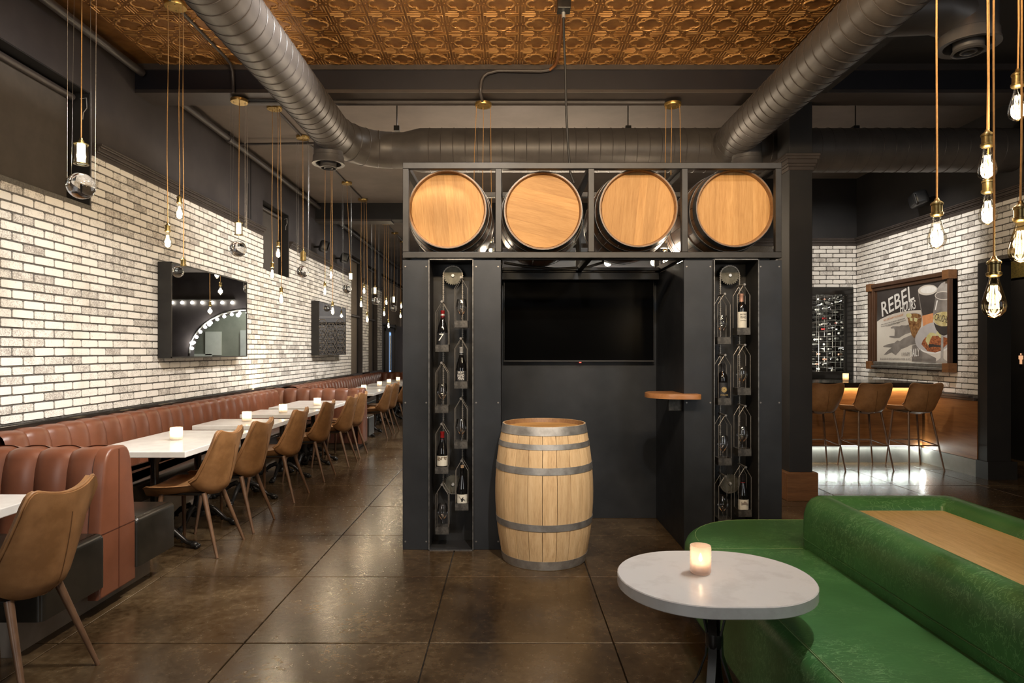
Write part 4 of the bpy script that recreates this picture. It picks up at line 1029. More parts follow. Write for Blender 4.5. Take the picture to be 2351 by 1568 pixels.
# ================================================================== BOOTHS
def channel_mesh(wd, z0=0.44, z1=0.90, th=0.24, lean=0.05, top=True):
    """upholstery channel: x out of the back (0 = rear), y across, z up"""
    prof = [(th + 0.005, z0), (th - 0.008, z0 + 0.10), (th - 0.022, z0 + 0.22), (th - 0.035, z0 + 0.34), (th - 0.048, z1 - 0.07), (th - 0.062, z1 - 0.03), (th - 0.085, z1 - 0.008), (th - 0.12, z1), (0.04, z1 - 0.006), (0.0, z1 - 0.02)]
    n = len(prof)
    def P(u, v):
        i = min(n - 2, int(v * (n - 1))); f = v * (n - 1) - i
        x = lerp(prof[i][0], prof[i + 1][0], f); z = lerp(prof[i][1], prof[i + 1][1], f)
        q = 2 * u - 1; bl = 0.026 * (1 - abs(q) ** 2.6) - 0.012
        nx, nz = (1, 0) if v < 0.5 else (math.cos((v - .5) * PI), math.sin((v - .5) * PI))
        return (x + bl * nx, q * wd / 2 * 0.995, z + bl * nz * 0.8)
    return MB().grid(P, 8, 2 * (n - 1)).mesh('channel', 'leather_brown', 80)
CH20 = channel_mesh(0.2)
def wall_bench(lab, y0, y1, nch):
    t = thing('booth_bench', lab, 'booth', (XL + .012, (y0 + y1) / 2, 0)); L = y1 - y0; yc = -L / 2
    wdt = L / nch; me = channel_mesh(wdt)
    for k in range(nch): link('channel', me, t, (0.0, yc + wdt * (k + .5), 0))
    MB().box2((0, yc, 0.43), (0.12, -yc, 0.87)).obj('back_board', 'leather_brown_dark', t)
    pts = rrect(0.255, L / 2, 0.03, 0.49, 0); b = MB(); cushion(b, pts, 0.32, 0.465, 0.03, 4, 0.008); b.obj('seat', 'leather_black', t, smooth=60)
    MB().box2((0.15, yc, 0.0), (0.55, -yc, 0.32)).obj('base', 'plinth_grey', t)
    return t
wall_bench('long brown leather booth bench along the left brick wall, near section', 4.13, 9.03, 24)
wall_bench('brown leather booth bench along the left wall beyond the far divider', 9.87, 16.3, 32)
def divider(lab, y, x1, front, back, half=0.15, ztop=0.90, fx0=None, fx1=None):
    """booth divider across X at depth y; leather channels on both faces, bench seats front/back"""
    t = thing('booth_divider', lab, 'booth', (0, y, 0)); x0 = XL + 0.02
    n = 7; wdt = (x1 - 0.045 - x0) / n; me = channel_mesh(wdt, th=half, z1=ztop)
    for k in range(n):
        if front: link('channel', me, t, (x0 + wdt * (k + .5), 0, 0), (0, 0, -PI / 2))
        if back: link('channel', me, t, (x0 + wdt * (k + .5), 0, 0), (0, 0, PI / 2))
    # shaped end pad with a rounded outer edge
    side = [(half + .016, 0.10), (half + .018, 0.30), (half + .014, 0.44), (half + .004, 0.54), (half - .006, 0.64), (half - .018, 0.74), (half - .030, 0.82), (half - .046, ztop - .035), (half - .066, ztop - .008), (half - .090, ztop + .006), (half - .118, ztop + .010)]
    prof = [(a_, z_) for a_, z_ in side] + [(-a_, z_) for a_, z_ in reversed(side)]
    b = MB(); b.loft([[(x1 - .065, p_, z_) for p_, z_ in prof], [(x1 - .014, p_, z_) for p_, z_ in prof], [(x1 - .004, p_, z_) for p_, z_ in inset(prof, .005)], [(x1, p_, z_) for p_, z_ in inset(prof, .016)]])
    b.obj('end_pad', 'leather_brown', t, smooth=60)
    MB().box2((x1 - 0.004, -0.003, 0.115), (x1 + .0015, 0.003, ztop - 0.008)).box2((x1 - .004, -half, 0.448), (x1 + .0015, half, 0.453)).obj('end_seam', 'leather_brown_dark', t)
    MB().box2((x0, -half + .085, 0.1), (x1 - 0.05, half - .085, 0.80)).obj('core', 'leather_brown_dark', t)
    for s, on in ((-1, front), (1, back)):
        if not on: continue
        sx0, sx1 = (fx0 or x0, fx1 or x1 + .02) if s < 0 else (x0, x1 + .02)
        ya, yb = sorted((s * half * 0.98, s * (half + on)))
        pts = rrect((sx1 - sx0) / 2, (yb - ya) / 2, 0.03, (sx0 + sx1) / 2, (ya + yb) / 2)
        b = MB(); cushion(b, pts, 0.175, 0.465, 0.035, 5); b.obj('seat', 'leather_black', t, smooth=60)
        y0_, y1_ = sorted((0, s * (half + on - .02)))
        MB().box2((sx0, y0_, 0.0), (min(sx1, x1) - 0.14, y1_, 0.175)).obj('base', 'plinth_grey', t)
    return t
divider('brown leather booth divider with black bench seats, nearest the camera', 3.55, -2.20, 0.46, 0.42)
divider('brown leather booth divider with black bench seats, farther along the wall', 9.28, -2.12, 0.48, 0.42, fx0=-2.738, fx1=-2.58)
divider('short brown leather booth end closing the far row', 16.5, -2.3, 0.48, None, fx0=-2.738)

# ================================================================== TABLES
def claw_base(parent, x, y, h=0.70):
    b = MB().lathe([(.0, 0.07), (.050, .07), (.052, .10), (.040, .12), (.048, .15), (.036, .18), (.030, .22), (.028, .40), (.036, .42), (.036, .44), (.028, .46), (.027, .62), (.040, .64), (.045, h - .02), (.10, h - .012), (.10, h), (0, h)], 16, (x, y, 0))
    c = b.obj('column', 'iron_black', parent, smooth=40)
    lg = MB()
    lg.tube([(0.03, 0, .13), (.08, 0, .155), (.14, 0, .13), (.19, 0, .085), (.235, 0, .045), (.275, 0, .036)], [.022, .024, .022, .018, .016, .020], 8)
    for q in range(5): lg.sphere((.07 + .033 * q, 0, .172 - .028 * q - (0.012 if q > 2 else 0)), .012, 6)
    lg.sphere((.29, 0, .026), .03, 10, (1.1, .9, .85))
    for s in (-1, 0, 1): lg.sphere((.315, s * .018, .015), .015, 8)
    me = lg.mesh('claw_foot', 'iron_black', 60)
    for k in range(4): link('claw_foot', me, parent, (x, y, 0), (0, 0, k * PI / 2))
def booth_table(lab, yc, L, bases):
    t = thing('booth_table', lab, 'table', (-2.595, yc, 0), group='white quartz booth tables')
    MB().box2((-.362, -L / 2, .708), (.362, L / 2, .75), .004).obj('table_top', 'quartz', t)
    MB().box2((-.12, -L / 2 + .06, .70), (.12, L / 2 - .06, .708)).obj('support_plate', 'iron_black', t)
    for by in bases: claw_base(t, 0, by)
TBL = [(2.45, 1.2, (-.3, .1), 'white quartz table cut off by the left picture edge'),
       (4.93, 1.18, (-.32, .32), 'long white quartz booth table nearest the camera, with candle'),
       (6.16, 0.58, (0,), 'small white quartz booth table, second in the row'),
       (7.20, 0.58, (0,), 'small white quartz booth table, third in the row'),
       (8.30, 1.12, (-.3, .04), 'long white quartz booth table in front of the far divider'),
       (10.95, 1.15, (-.3, .3), 'white quartz booth table just beyond the far divider'),
       (12.45, 0.58, (0,), 'small white quartz booth table, second beyond the far divider'),
       (13.45, 0.58, (0,), 'small white quartz booth table, third beyond the far divider'),
       (14.9, 1.12, (-.3, .3), 'farthest white quartz booth table by the booth end')]
for y, L, bs, lab in TBL: booth_table(lab, y, L, bs)
def candle(lab, loc, r=.045, h=.098, glass='frosted_glass', power=0.4):
    t = thing('candle_holder', lab, 'candle', loc, group='lit glass candle holders')
    b = MB().lathe([(0, .001), (r * .9, .001), (r, .006)] + [(r + (.0012 if k % 2 else 0), .006 + (h - .012) * k / 14) for k in range(15)] + [(r, h), (r - .004, h), (r - .005, .012), (0, .010)], 28)
    b.obj('holder_glass', glass, t, smooth=50)
    wx = MB().lathe([(0, .011), (r - .012, .011), (r - .012, .035), (0, .037)], 16).obj('wax', 'wax', t, smooth=40)
    MB().cyl((0, 0, .035), (0, 0, .045), .0012, seg=6).obj('wick', 'ink_black', wx)
    MB().lathe([(0, .042), (.006, .049), (.0065, .055), (.003, .066), (0, .074)], 10).obj('flame', 'flame', t, smooth=60)
    l = light('POINT', 'candle_light', (loc[0], loc[1], loc[2] + .075), power, AMB, rad=.012)
    return t
for (x, y, lab) in ((-2.60, 4.92, 'lit frosted candle on the first long booth table'), (-2.59, 6.22, 'lit frosted candle on the second booth table'), (-2.54, 7.08, 'lit frosted candle on the third booth table'),
                    (-2.45, 8.05, 'lit frosted candle on the table before the far divider'), (-2.58, 11.2, 'lit frosted candle on the table beyond the far divider'), (-2.57, 12.5, 'lit frosted candle sixth along the booth row'),
                    (-2.57, 13.5, 'lit frosted candle seventh along the booth row'), (-2.57, 14.6, 'farthest lit frosted candle in the booth row')):
    candle(lab, (x, y, .7505))

# ================================================================== MIRRORS
for k, (ya, yb) in enumerate(((6.24, 8.05), (11.1, 12.93))):
    t = thing('wall_mirror', ('deep black framed mirror on the brick wall reflecting an arch of bulbs', 'deep black framed mirror farther along the brick wall reflecting a lattice')[k], 'mirror', (XL + .018, (ya + yb) / 2, 1.375))
    L = (yb - ya) / 2; hh = .96
    MB().box2((0, -L, 0), (.128, L, hh), .002).obj('box_frame', 'niche_black', t)
    MB().box2((.128, -L, 0), (.136, -L + .012, hh)).box2((.128, L - .012, 0), (.136, L, hh)).box2((.128, -L, 0), (.136, L, .014)).box2((.128, -L, hh - .014), (.136, L, hh)).obj('rim', 'steel_frame', t)
    MB().box2((.1285, -L + .012, .014), (.1305, L - .012, hh - .014)).obj('mirror_glass', 'mirror_glass', t)

# ================================================================== DUCTS AND PIPES
dt = thing('air_duct', 'grey spiral air duct running from the camera, turning along behind the beam', 'duct', (0, 6.75, 3.60))
ZD = 0.0; R1, R2 = .187, .228
def run(name, path, r, pitch, parent=dt, seg=28):
    o = MB().tube(path, r, seg).obj(name, 'duct_paint', parent, smooth=50)
    return o
def ribs(parent, a, b, r, pitch, slant=.0):
    a, b = Vector(a), Vector(b); d = b - a; n = int(d.length / pitch); t = d.normalized()
    up = Vector((0, 0, 1)); u = t.cross(up).normalized(); v = u.cross(t)
    me = MB().tube([(math.cos(2 * PI * k / 28) * (r + .001), math.sin(2 * PI * k / 28) * (r + .001), slant * math.cos(2 * PI * k / 28)) for k in range(28)], .0035, 5, closed=True).mesh('seam_ring', 'pipe_paint', 60)
    for k in range(n):
        p_ = a + t * pitch * (k + .5); o = link('seam_ring', me, parent, p_); o.rotation_euler = t.to_track_quat('Z', 'Y').to_euler()
LXd, RXd = -1.741, 2.304
l1 = run('duct_run', [(LXd, -9.2, 0), (LXd, -.62, 0)], R1, .12); ribs(l1, (LXd, -5.0, 0), (LXd, -.62, 0), R1, .118)
el = [(LXd + .5 - .5 * math.cos(a), -.62 + .62 * math.sin(a), 0) for a in [PI / 2 * k / 10 for k in range(11)]]
e1 = run('duct_elbow', el, [R1 + .004] * 11, .1)
for k in (2, 4, 6, 8):
    a, b = Vector(el[k]), Vector(el[k + 1]); tq = (b - a).normalized()
    o = MB().tube([(math.cos(2 * PI * q / 28) * (R1 + .006), math.sin(2 * PI * q / 28) * (R1 + .006), 0) for q in range(28)], .004, 5, closed=True).obj('seam_ring', 'pipe_paint', e1, a); o.rotation_euler = tq.to_track_quat('Z', 'Y').to_euler()
run('duct_reducer', [(LXd + .5, 0, 0), (LXd + .62, 0, 0), (LXd + .80, 0, 0), (LXd + .84, 0, 0)], [R1, R1, R2, R2], .1)
cr = run('duct_run', [(LXd + .84, 0, 0), (5.40, 0, 0)], R2, .12); ribs(cr, (LXd + .84, 0, 0), (5.3, 0, 0), R2, .128)
r1 = run('duct_run', [(RXd, -9.2, 0), (RXd, -.0, 0)], R1, .12); ribs(r1, (RXd, -5.0, 0), (RXd, -.25, 0), R1, .118)
MB().sphere((RXd, 0, 0), R1, 24).obj('duct_end', 'duct_paint', dt, smooth=60)
# branch take-off and its diffuser near the camera
MB().tube([(RXd, -2.75, 0), (RXd + .42, -2.75, .02), (RXd + .56, -2.75, -.02), (RXd + .62, -2.75, -.08)], .15, 24).obj('branch', 'duct_paint', dt, smooth=50)
def diffuser(parent, c, r=.145, drop=.30):
    x, y, z = c
    d = MB().lathe([(r * .98, z + .05), (r * .98, z - drop + .08), (r * 1.03, z - drop + .075), (r * 1.04, z - drop + .03), (r * 1.08, z - drop + .015), (r * 1.09, z - drop), (r * .86, z - drop + .004), (r * .80, z - drop + .07)], 32, (x, y, 0)).obj('diffuser_collar', 'diffuser_paint', parent, smooth=35)
    MB().lathe([(r * .55, z - drop + .07), (r * .52, z - drop - .015), (r * .60, z - drop - .035), (r * .50, z - drop - .04), (r * .46, z - drop + .01)], 28, (x, y, 0)).lathe([(r * .30, z - drop + .03), (r * .30, z - drop - .038), (r * .24, z - drop - .04), (r * .20, z - drop + .02), (0, z - drop + .02)], 24, (x, y, 0)).obj('diffuser_cone', 'diffuser_paint', d, smooth=35)
diffuser(dt, (LXd - .05, -.50, 0)); diffuser(dt, (RXd + .10, -.40, 0)); diffuser(dt, (RXd + .62, -2.75, -.02), .16, .20)
for x in (-1.20, 1.28, 3.72):
    MB().cyl((x, 0, R2 - .01), (x, 0, CEIL - 3.60), .006, seg=8).box2((x - .03, -.03, R2 - .02), (x + .03, .03, R2 + .03)).obj('hanger', 'iron_black', dt)
def pipe(name, lab, pts, r, mat='pipe_paint', cat='pipe', seg=10):
    return tag(MB().tube(pts, r, seg).obj(name, mat, smooth=60), lab, cat)
sp_ = thing('sprinkler_pipe', 'long grey pipe running along the top of the left wall', 'pipe', (XL + .08, 5.8, 4.04))
MB().cyl((0, -6.0, 0), (0, 0.06, 0), .036, seg=14).cyl((0, .42, 0), (0, 5.55, 0), .036, seg=14).cyl((0, 5.9, 0), (0, 14, 0), .036, seg=14).obj('pipe_run', 'pipe_paint', sp_, smooth=40)
for y in (-1.65, 1.9, 4.6): MB().cyl((0, y - .05, 0), (0, y + .05, 0), .046, seg=14).cyl((0, y, 0), (0, y, .09), .008, seg=6).obj('coupling', 'pipe_paint', sp_, smooth=40)
pipe('branch_pipe', 'thin dark pipe crossing the ceiling above the first clustered pendants', [(XL + .08, 7.95, 4.06), (-2.6, 7.95, 4.07), (-1.0, 7.95, 4.07)], .016)
pipe('ceiling_conduit', 'thin grey conduit linking the pendant canopies along the ceiling', [(-2.57, 6.35, 4.115), (-2.57, 15.5, 4.115)], .013)
pipe('tin_ceiling_conduit', 'thin conduit crossing the tin ceiling from the near pendant down the beam', [(-2.57, 2.5, 4.115), (-2.57, 5.70, 4.112), (-2.57, 5.80, 4.10), (-2.57, 5.85, 4.05), (-2.57, 5.865, 3.95), (-2.57, 5.875, 3.86)], .014)
pc = at(1292, 12, 4.87)
pipe('copper_conduit', 'copper coloured conduit crossing the tin ceiling beside the hanging black cable', [(0.42, 4.86, 4.108), (0.44, 5.3, 4.105), (0.445, 5.70, 4.10), (0.43, 5.80, 4.085), (0.38, 5.845, 4.06)], .014, 'copper_pipe')
pipe('beam_conduit', 'dark conduit bending along the beam face down to a brass pendant canopy', [(0.38, 5.845, 4.06), (0.30, 5.85, 4.05), (0.0, 5.85, 4.054), (-.10, 5.85, 4.055), (-.20, 5.85, 4.03), (-.235, 5.85, 4.0), (-.255, 5.85, 3.96), (-.262, 5.855, 3.90), (-.262, 5.855, 3.845), (-.255, 5.90, 3.825), (-.25, 5.99, 3.822)], .014)
jb = thing('junction_box', 'small black electrical box on the tin ceiling at the top edge', 'box', (0.42, 4.80, 4.07))
MB().box2((-.05, -.05, -.03), (.05, .05, .05), .004).obj('box', 'iron_black', jb); MB().cyl((0, .02, -.03), (0, .02, -.07), .014).obj('cable_gland', 'foil_silver', jb)
pipe('power_cable', 'black power cable hanging from the tin ceiling down into the barrel rack', [(0.42, 4.82, 4.00), (0.425, 4.84, 3.85), (0.44, 4.88, 3.6), (0.45, 4.92, 3.3), (0.47, 4.97, 3.05), (0.49, 5.0, 2.86), (0.52, 5.0, 2.78)], .009, 'cord_black', 'cable', 8)

# ================================================================== PENDANTS
def bulb_prof(s=1.0):
    return [(.0125 * s, 0), (.013 * s, -.012 * s), (.018 * s, -.030 * s), (.026 * s, -.058 * s), (.0315 * s, -.082 * s), (.0318 * s, -.094 * s), (.028 * s, -.108 * s), (.018 * s, -.119 * s), (.006 * s, -.1245 * s), (0, -.127 * s)]
BULB = MB().lathe(bulb_prof(), 20).mesh('bulb', 'bulb_glass', 70)
BULBA = MB().lathe(bulb_prof(1.12), 20).mesh('bulb', 'bulb_glass_amber', 70)
def fil_mesh(mat, s=1.0):
    b = MB()
    for k in range(7):
        a0, a1 = 2 * PI * k / 7, 2 * PI * (k + .5) / 7
        b.tube([(.0075 * s * math.cos(a0), .0075 * s * math.sin(a0), -.028 * s), (.0125 * s * math.cos(a1), .0125 * s * math.sin(a1), -.098 * s)], .0016 * s, 4)
    return b.mesh('filament', mat)
FIL = fil_mesh('filament'); FILS = fil_mesh('filament_soft', 1.12)
core = MB().lathe([(0, -.022), (.006, -.030), (.0105, -.06), (.011, -.088), (.006, -.10), (0, -.104)], 10).mesh('filament', 'filament', 60)
SOCK = MB().lathe([(0, .066), (.006, .066), (.010, .056), (.018, .050), (.0215, .046), (.0215, .040), (.0185, .038), (.0185, .012), (.0225, .010), (.0225, .002), (.019, -.002), (.014, -.004), (0, -.004)], 18).mesh('socket', 'brass_dark', 35)
def canopy(t, z):
    c = MB().lathe([(0, z + .03), (.078, z + .03), (.080, z + .028), (.080, z + .004), (.078, z), (0, z)], 32).obj('canopy', 'brass', t, smooth=35)
    for k in range(4): MB().cyl((.05 * math.cos(k * PI / 2 + .4), .05 * math.sin(k * PI / 2 + .4), z - .003), (.05 * math.cos(k * PI / 2 + .4), .05 * math.sin(k * PI / 2 + .4), z + .001), .005, seg=8).obj('screw', 'brass_dark', c)
def cluster(lab, x, y, zc, socks, power=4.0, soft=False, grp='clustered filament bulb pendants', amber=()):
    """socks: (px, py, dy) image spot of each socket top at depth y+dy"""
    t = thing('pendant_cluster', lab, 'pendant lamp', (x, y, zc), group=grp)
    canopy(t, 0)
    n = len(socks)
    for k, (px, py, dy, has) in enumerate(socks):
        p_ = at(px, py, y + dy); lx, ly, lz = p_.x - x, dy, p_.z - zc
        qx = max(-.066, min(.066, lx)); qy = max(-.03, min(.03, ly))
        sag = [(qx, qy, .002)] + [(lerp(qx, lx, min(1, 3 * f)) + .0035 * math.sin(7 * f + k), lerp(qy, ly, min(1, 3 * f)) + .003 * math.cos(5 * f), lz * f) for f in (.06, .2, .35, .5, .7, .9)] + [(lx, ly, lz)]
        MB().tube(sag, .0032, 6).obj('cord', 'cord', t, smooth=60)
        s_ = link('socket', SOCK, t, (lx, ly, lz - .066))
        if not has: continue
        am = k in amber
        b_ = link('bulb', BULBA if am else BULB, t, (lx, ly, lz - .068))
        link('filament', FILS if soft else FIL, b_)
        if not soft: link('filament_core', core, b_)
        light('POINT', 'bulb_light', (p_.x, y + dy, p_.z - .068 - .075), power, WARM, rad=.028)
    return t
def globe_lamp(lab, x, y, zc, cap, lit0, lit1, glb, r=.075, power=4.0, lit=True, wires=True):
    t = thing('globe_pendant', lab, 'pendant lamp', (x, y, zc), group='crystal globe pendants')
    canopy(t, 0)
    c = at(*cap, y); a = at(*lit0, y); b = at(*lit1, y); gl = at(*glb, y)
    cx = c.x - x
    MB().tube([(0, 0, 0.0), (cx * .5, 0, (c.z - zc) * .5), (cx, 0, c.z - zc)], .0032, 6).obj('cord', 'cord', t, smooth=60)
    MB().lathe([(0, c.z - zc + .005), (.008, c.z - zc), (.010, c.z - zc - .012), (.016, c.z - zc - .016), (.016, c.z - zc - .026), (.024, c.z - zc - .030), (.024, a.z - zc), (0, a.z - zc)], 16, (cx, 0, 0)).obj('lamp_cap', 'brass_dark', t, smooth=35)
    za, zb = a.z - zc, b.z - zc
    MB().lathe([(.036, za + .002), (.0365, zb), (.033, zb), (.0325, za + .002)], 20, (cx, 0, 0)).obj('lamp_glass', 'bulb_glass' if lit else 'brass_dark', t, smooth=40)
    if lit:
        MB().lathe([(0, za - .004), (.022, za - .006), (.022, zb + .012), (0, zb + .010)], 16, (cx, 0, 0)).obj('lamp_element', 'lamp_glow', t, smooth=40)
        for (rr_, z1_, z0_) in ((.039, za, za - .006), (.041, zb + .004, zb - .002)):
            MB().lathe([(.030, z1_), (rr_, z1_), (rr_, z0_), (.030, z0_)], 18, (cx, 0, 0)).obj('lamp_ring', 'brass_dark', t)
        light('POINT', 'globe_light', (c.x, y, (a.z + b.z) / 2), power, (1, .93, .68), rad=.034)
    gx, gz = gl.x - x, gl.z - zc
    MB().sphere((gx, 0, gz), r, 32).obj('crystal_globe', 'crystal', t, smooth=180)
    for sx in (-1, 1):
        for sy in (-.4, .5):
            MB().cyl((sx * .07 * (1 - .15 * abs(sy)), sy * .07, 0), (gx + sx * r * .93, sy * r * .5, gz), .0011, seg=5).obj('suspension_wire', 'wire', t)
PX = -2.57
cluster('first bulb cluster on the left, with one empty brass socket over the mirror', PX, 4.85, 4.095, [(385, 512, -.03, 1), (412, 447, .04, 1), (421, 591, -.02, 0)])
cluster('bulb cluster hanging in front of the small blind covered window', PX, 6.9, 4.095, [(625, 600, 0, 1), (638.6, 552, .05, 1), (645.7, 657, -.04, 1)])
cluster('bulb cluster hanging in front of the second mirror', PX, 8.93, 4.095, [(760, 609, .05, 1), (746, 646, 0, 1), (763.7, 691, -.05, 1)])
cluster('bulb cluster hanging before the first tall blind', PX, 11.07, 4.095, [(836, 649.5, .05, 1), (829, 680, 0, 1), (843, 715, -.05, 1)])
cluster('farthest fully visible bulb cluster near the entry door', PX, 13.15, 4.095, [(887, 678.6, .05, 1), (882, 704.6, 0, 1), (892, 732, -.05, 1)])
cluster('bulb cluster mostly hidden behind the left rack edge', PX, 15.3, 4.095, [(921, 690, .05, 1), (919.5, 712, 0, 1)])
cluster('bulb cluster on the beam above the gap between first and second barrels', -.245, 6.05, 3.80, [(1089, 520, 0, 1), (1109, 560, .04, 1), (1128, 540, 0, 1)])
cluster('bulb cluster on the beam behind the third barrel', 1.578, 6.05, 3.80, [(1527, 560, 0, 1), (1541, 520, .04, 1), (1563, 540, 0, 1)])
cluster('foreground bulb cluster hanging left of the poster corner at upper right', 1.77, 2.40, 4.095, [(2151, 455, 0, 1), (2266.5, 297, .0, 1), (2268, 404, .08, 1)], 2.2, True)
cluster('foreground bulb cluster at the right picture edge with a wide amber bulb', 1.74, 2.18, 4.095, [(2282, 588, -.06, 1), (2337, 158, .16, 1), (2343, 462, -.06, 1)], 2.2, True, amber=(0, 2))
globe_lamp('nearest crystal globe pendant in front of the large dark blind', PX, 3.79, 4.095, (186.5, 317), (187, 330), (187, 377), (186, 427), .078)
globe_lamp('crystal globe pendant hung from the beam right of the first bulb cluster', PX, 6.0, 3.815, (548, 503), (548, 511), (547, 539), (547, 571.5), .077)
globe_lamp('unlit brass crystal globe pendant partly behind the duct diffuser', PX, 7.85, 4.095, (696, 572), (696, 580), (696, 599), (695, 624), .072, lit=False)
globe_lamp('crystal globe pendant at the end of the long brick wall', PX, 9.98, 4.095, (805, 622), (805, 627), (805, 643), (797, 663), .072)
globe_lamp('crystal globe pendant in front of the brick pier', PX, 12.1, 4.095, (861, 655), (861, 660), (861, 675), (862, 691), .074)
globe_lamp('farthest crystal globe pendant by the entry door', PX, 14.2, 4.095, (904, 677), (904, 681), (904, 695), (904, 708), .074)

# ---- wall speakers
for k, (x, y, z, s, lab) in enumerate(((XL, 11.3, 3.32, 1, 'black wall speaker above the second mirror, nearer one'), (XL, 12.7, 3.32, 1, 'black wall speaker above the second mirror, farther one'), (XR, 8.05, 3.38, -1, 'black wall speaker above the poster on the right wall'))):
    t = thing('wall_speaker', lab, 'speaker', (x, y, z), group='black wall speakers')
    MB().cyl((0, 0, 0), (s * .12, -.03, 0), .02).obj('bracket', 'iron_black', t)
    R_ = Matrix.Rotation(s * .35, 3, 'Z') @ Matrix.Rotation(s * .25, 3, 'Y')
    MB().box((s * .2, -.05, 0), (.17, .30, .18), .045, R_, 4).obj('cabinet', 'plastic_black', t, smooth=50)
    MB().box((s * .285, -.08, -.02), (.012, .24, .14), .004, R_).obj('grille', 'niche_black', t)
# ---- spots under the rack
for k, (px, py, Y) in enumerate(((1395, 604, 5.68), (1501, 603, 5.68), (1534, 597, 5.68), (1562, 606, 5.68), (1131, 594, 5.68))):
    p_ = at(px, py, Y)
    t = thing('spot_lamp', ('small glaring spot lamp under the rack, leftmost above the television', 'small glaring spot lamp under the rack, brightest of the right pair', 'small round spot lamp under the rack, just right of the brightest', 'small spot lamp under the rack beside the right tower', 'small spot lamp glinting between the first two barrels')[k], 'spot lamp', p_, group='spot lamps behind the rack')
    MB().lathe([(.02, .02), (.028, .012), (.030, -.03), (.0, -.05)][::-1], 16).obj('housing', 'iron_black', t, rot=(PI / 2 + .15, 0, 0), smooth=40)
    MB().cyl((0, -.010, 0), (0, -.016, 0), .030, seg=16).obj('lens', 'spot_face', t)
    MB().cyl((0, .03, .02), (0, .03, .20), .006).obj('stem', 'iron_black', t)
    light('POINT', 'rack_spot_light', (p_.x, p_.y - .06, p_.z), (4, 4, 5, 9, 4)[k], WARM, rad=.02)
lt = thing('lamp_track', 'black track carrying the spot lamps behind the barrels', 'lamp track', (0.65, 5.71, 2.40))
MB().box2((-1.0, -.02, -.02), (1.0, .02, .02)).obj('track_bar', 'iron_black', lt)
for x in (BAYX[1] - .65, BAYX[3] - .65): MB().box2((x - .015, -.252, -.015), (x + .015, -.02, .015)).obj('track_arm', 'iron_black', lt)
# ================================================================== GREEN SOFA ISLAND
sf = thing('island_sofa', 'green leather island sofa with a raised wood topped centre', 'sofa', (1.895, 1.7, 0))
YE = 3.76 - 1.7; YS = 3.135 - 1.7; HX = .955
pts = [(HX, YS + .003), (HX, YE - .46)] + [(HX - .46 + .46 * math.cos(a), YE - .46 + .46 * math.sin(a)) for a in [PI / 2 * k / 10 for k in range(1, 11)]] + \
      [(-HX + .46 + .46 * math.cos(a), YE - .46 + .46 * math.sin(a)) for a in [PI / 2 + PI / 2 * k / 10 for k in range(11)]] + [(-HX, YS + .003)]
b = MB(); cushion(b, pts, 0.10, 0.452, 0.07, 6); b.obj('end_seat', 'leather_green', sf, smooth=50)
pts2 = [(HX, -1.6), (HX, YS - .003), (-HX, YS - .003), (-HX, -1.6)]
b = MB()
for s in (-1, 1):
    prof = [(s * .35, .10), (s * HX, .10), (s * HX, .385)] + [(s * (HX - .07 + .07 * math.cos(a)), .385 + .07 * math.sin(a)) for a in [PI / 2 * k / 6 for k in range(1, 7)]] + [(s * .65, .462), (s * .35, .455)]
    if s > 0: prof = prof[::-1]
    b.prism(prof, -1.6, YS - .003, 'y')
b.obj('long_seat', 'leather_green', sf, smooth=50)
MB().box2((-HX + .06, -1.58, 0), (HX - .06, YE - .3, .10)).obj('base', 'iron_black', sf)
for s in (-1, 1): MB().tube([(s * (HX - .055), -1.6, .4545), (s * (HX - .055), YS, .4545)], .0028, 5).tube([(s * (HX - .061), -1.6, .4555), (s * (HX - .061), YS, .4555)], .0014, 5).obj('seam', 'stitch', sf)
sp2 = [(x, y, .4505) for x, y in inset(pts, .055)]
MB().tube(sp2[1:-1], .0025, 5).tube([(-HX + .06, YS + .02, .4525), (-.42, YS + .02, .4535)], .0022, 5).obj('seam', 'stitch', sf)
# centre console
CHX, CYE, CYS = .405, 3.255 - 1.7, -1.6
def crect(d, r=.10): return rrect(CHX - d, (CYE - CYS) / 2 - d, max(.02, r - d), 0, (CYE + CYS) / 2, 5)
prof = [(0.012, .40), (0.0, .46), (-.004, .54), (0.0, .62), (.012, .665), (.032, .695), (.06, .711), (.09, .716), (.12, .711), (.148, .697), (.166, .676), (.172, .655)]
b = MB(); b.loft([[(x, y, z) for x, y in crect(d)] for d, z in prof], cap0=False, cap1=False); b.obj('console_bolster', 'leather_green', sf, smooth=60)
MB().box2((-CHX + .165, CYS + .165, .62), (CHX - .165, CYE - .165, .662)).obj('console_top', 'laminate_oak', sf)
MB().tube([(x, y, .500) for x, y in crect(-.004)], .003, 5, closed=True).obj('seam', 'leather_green', sf)

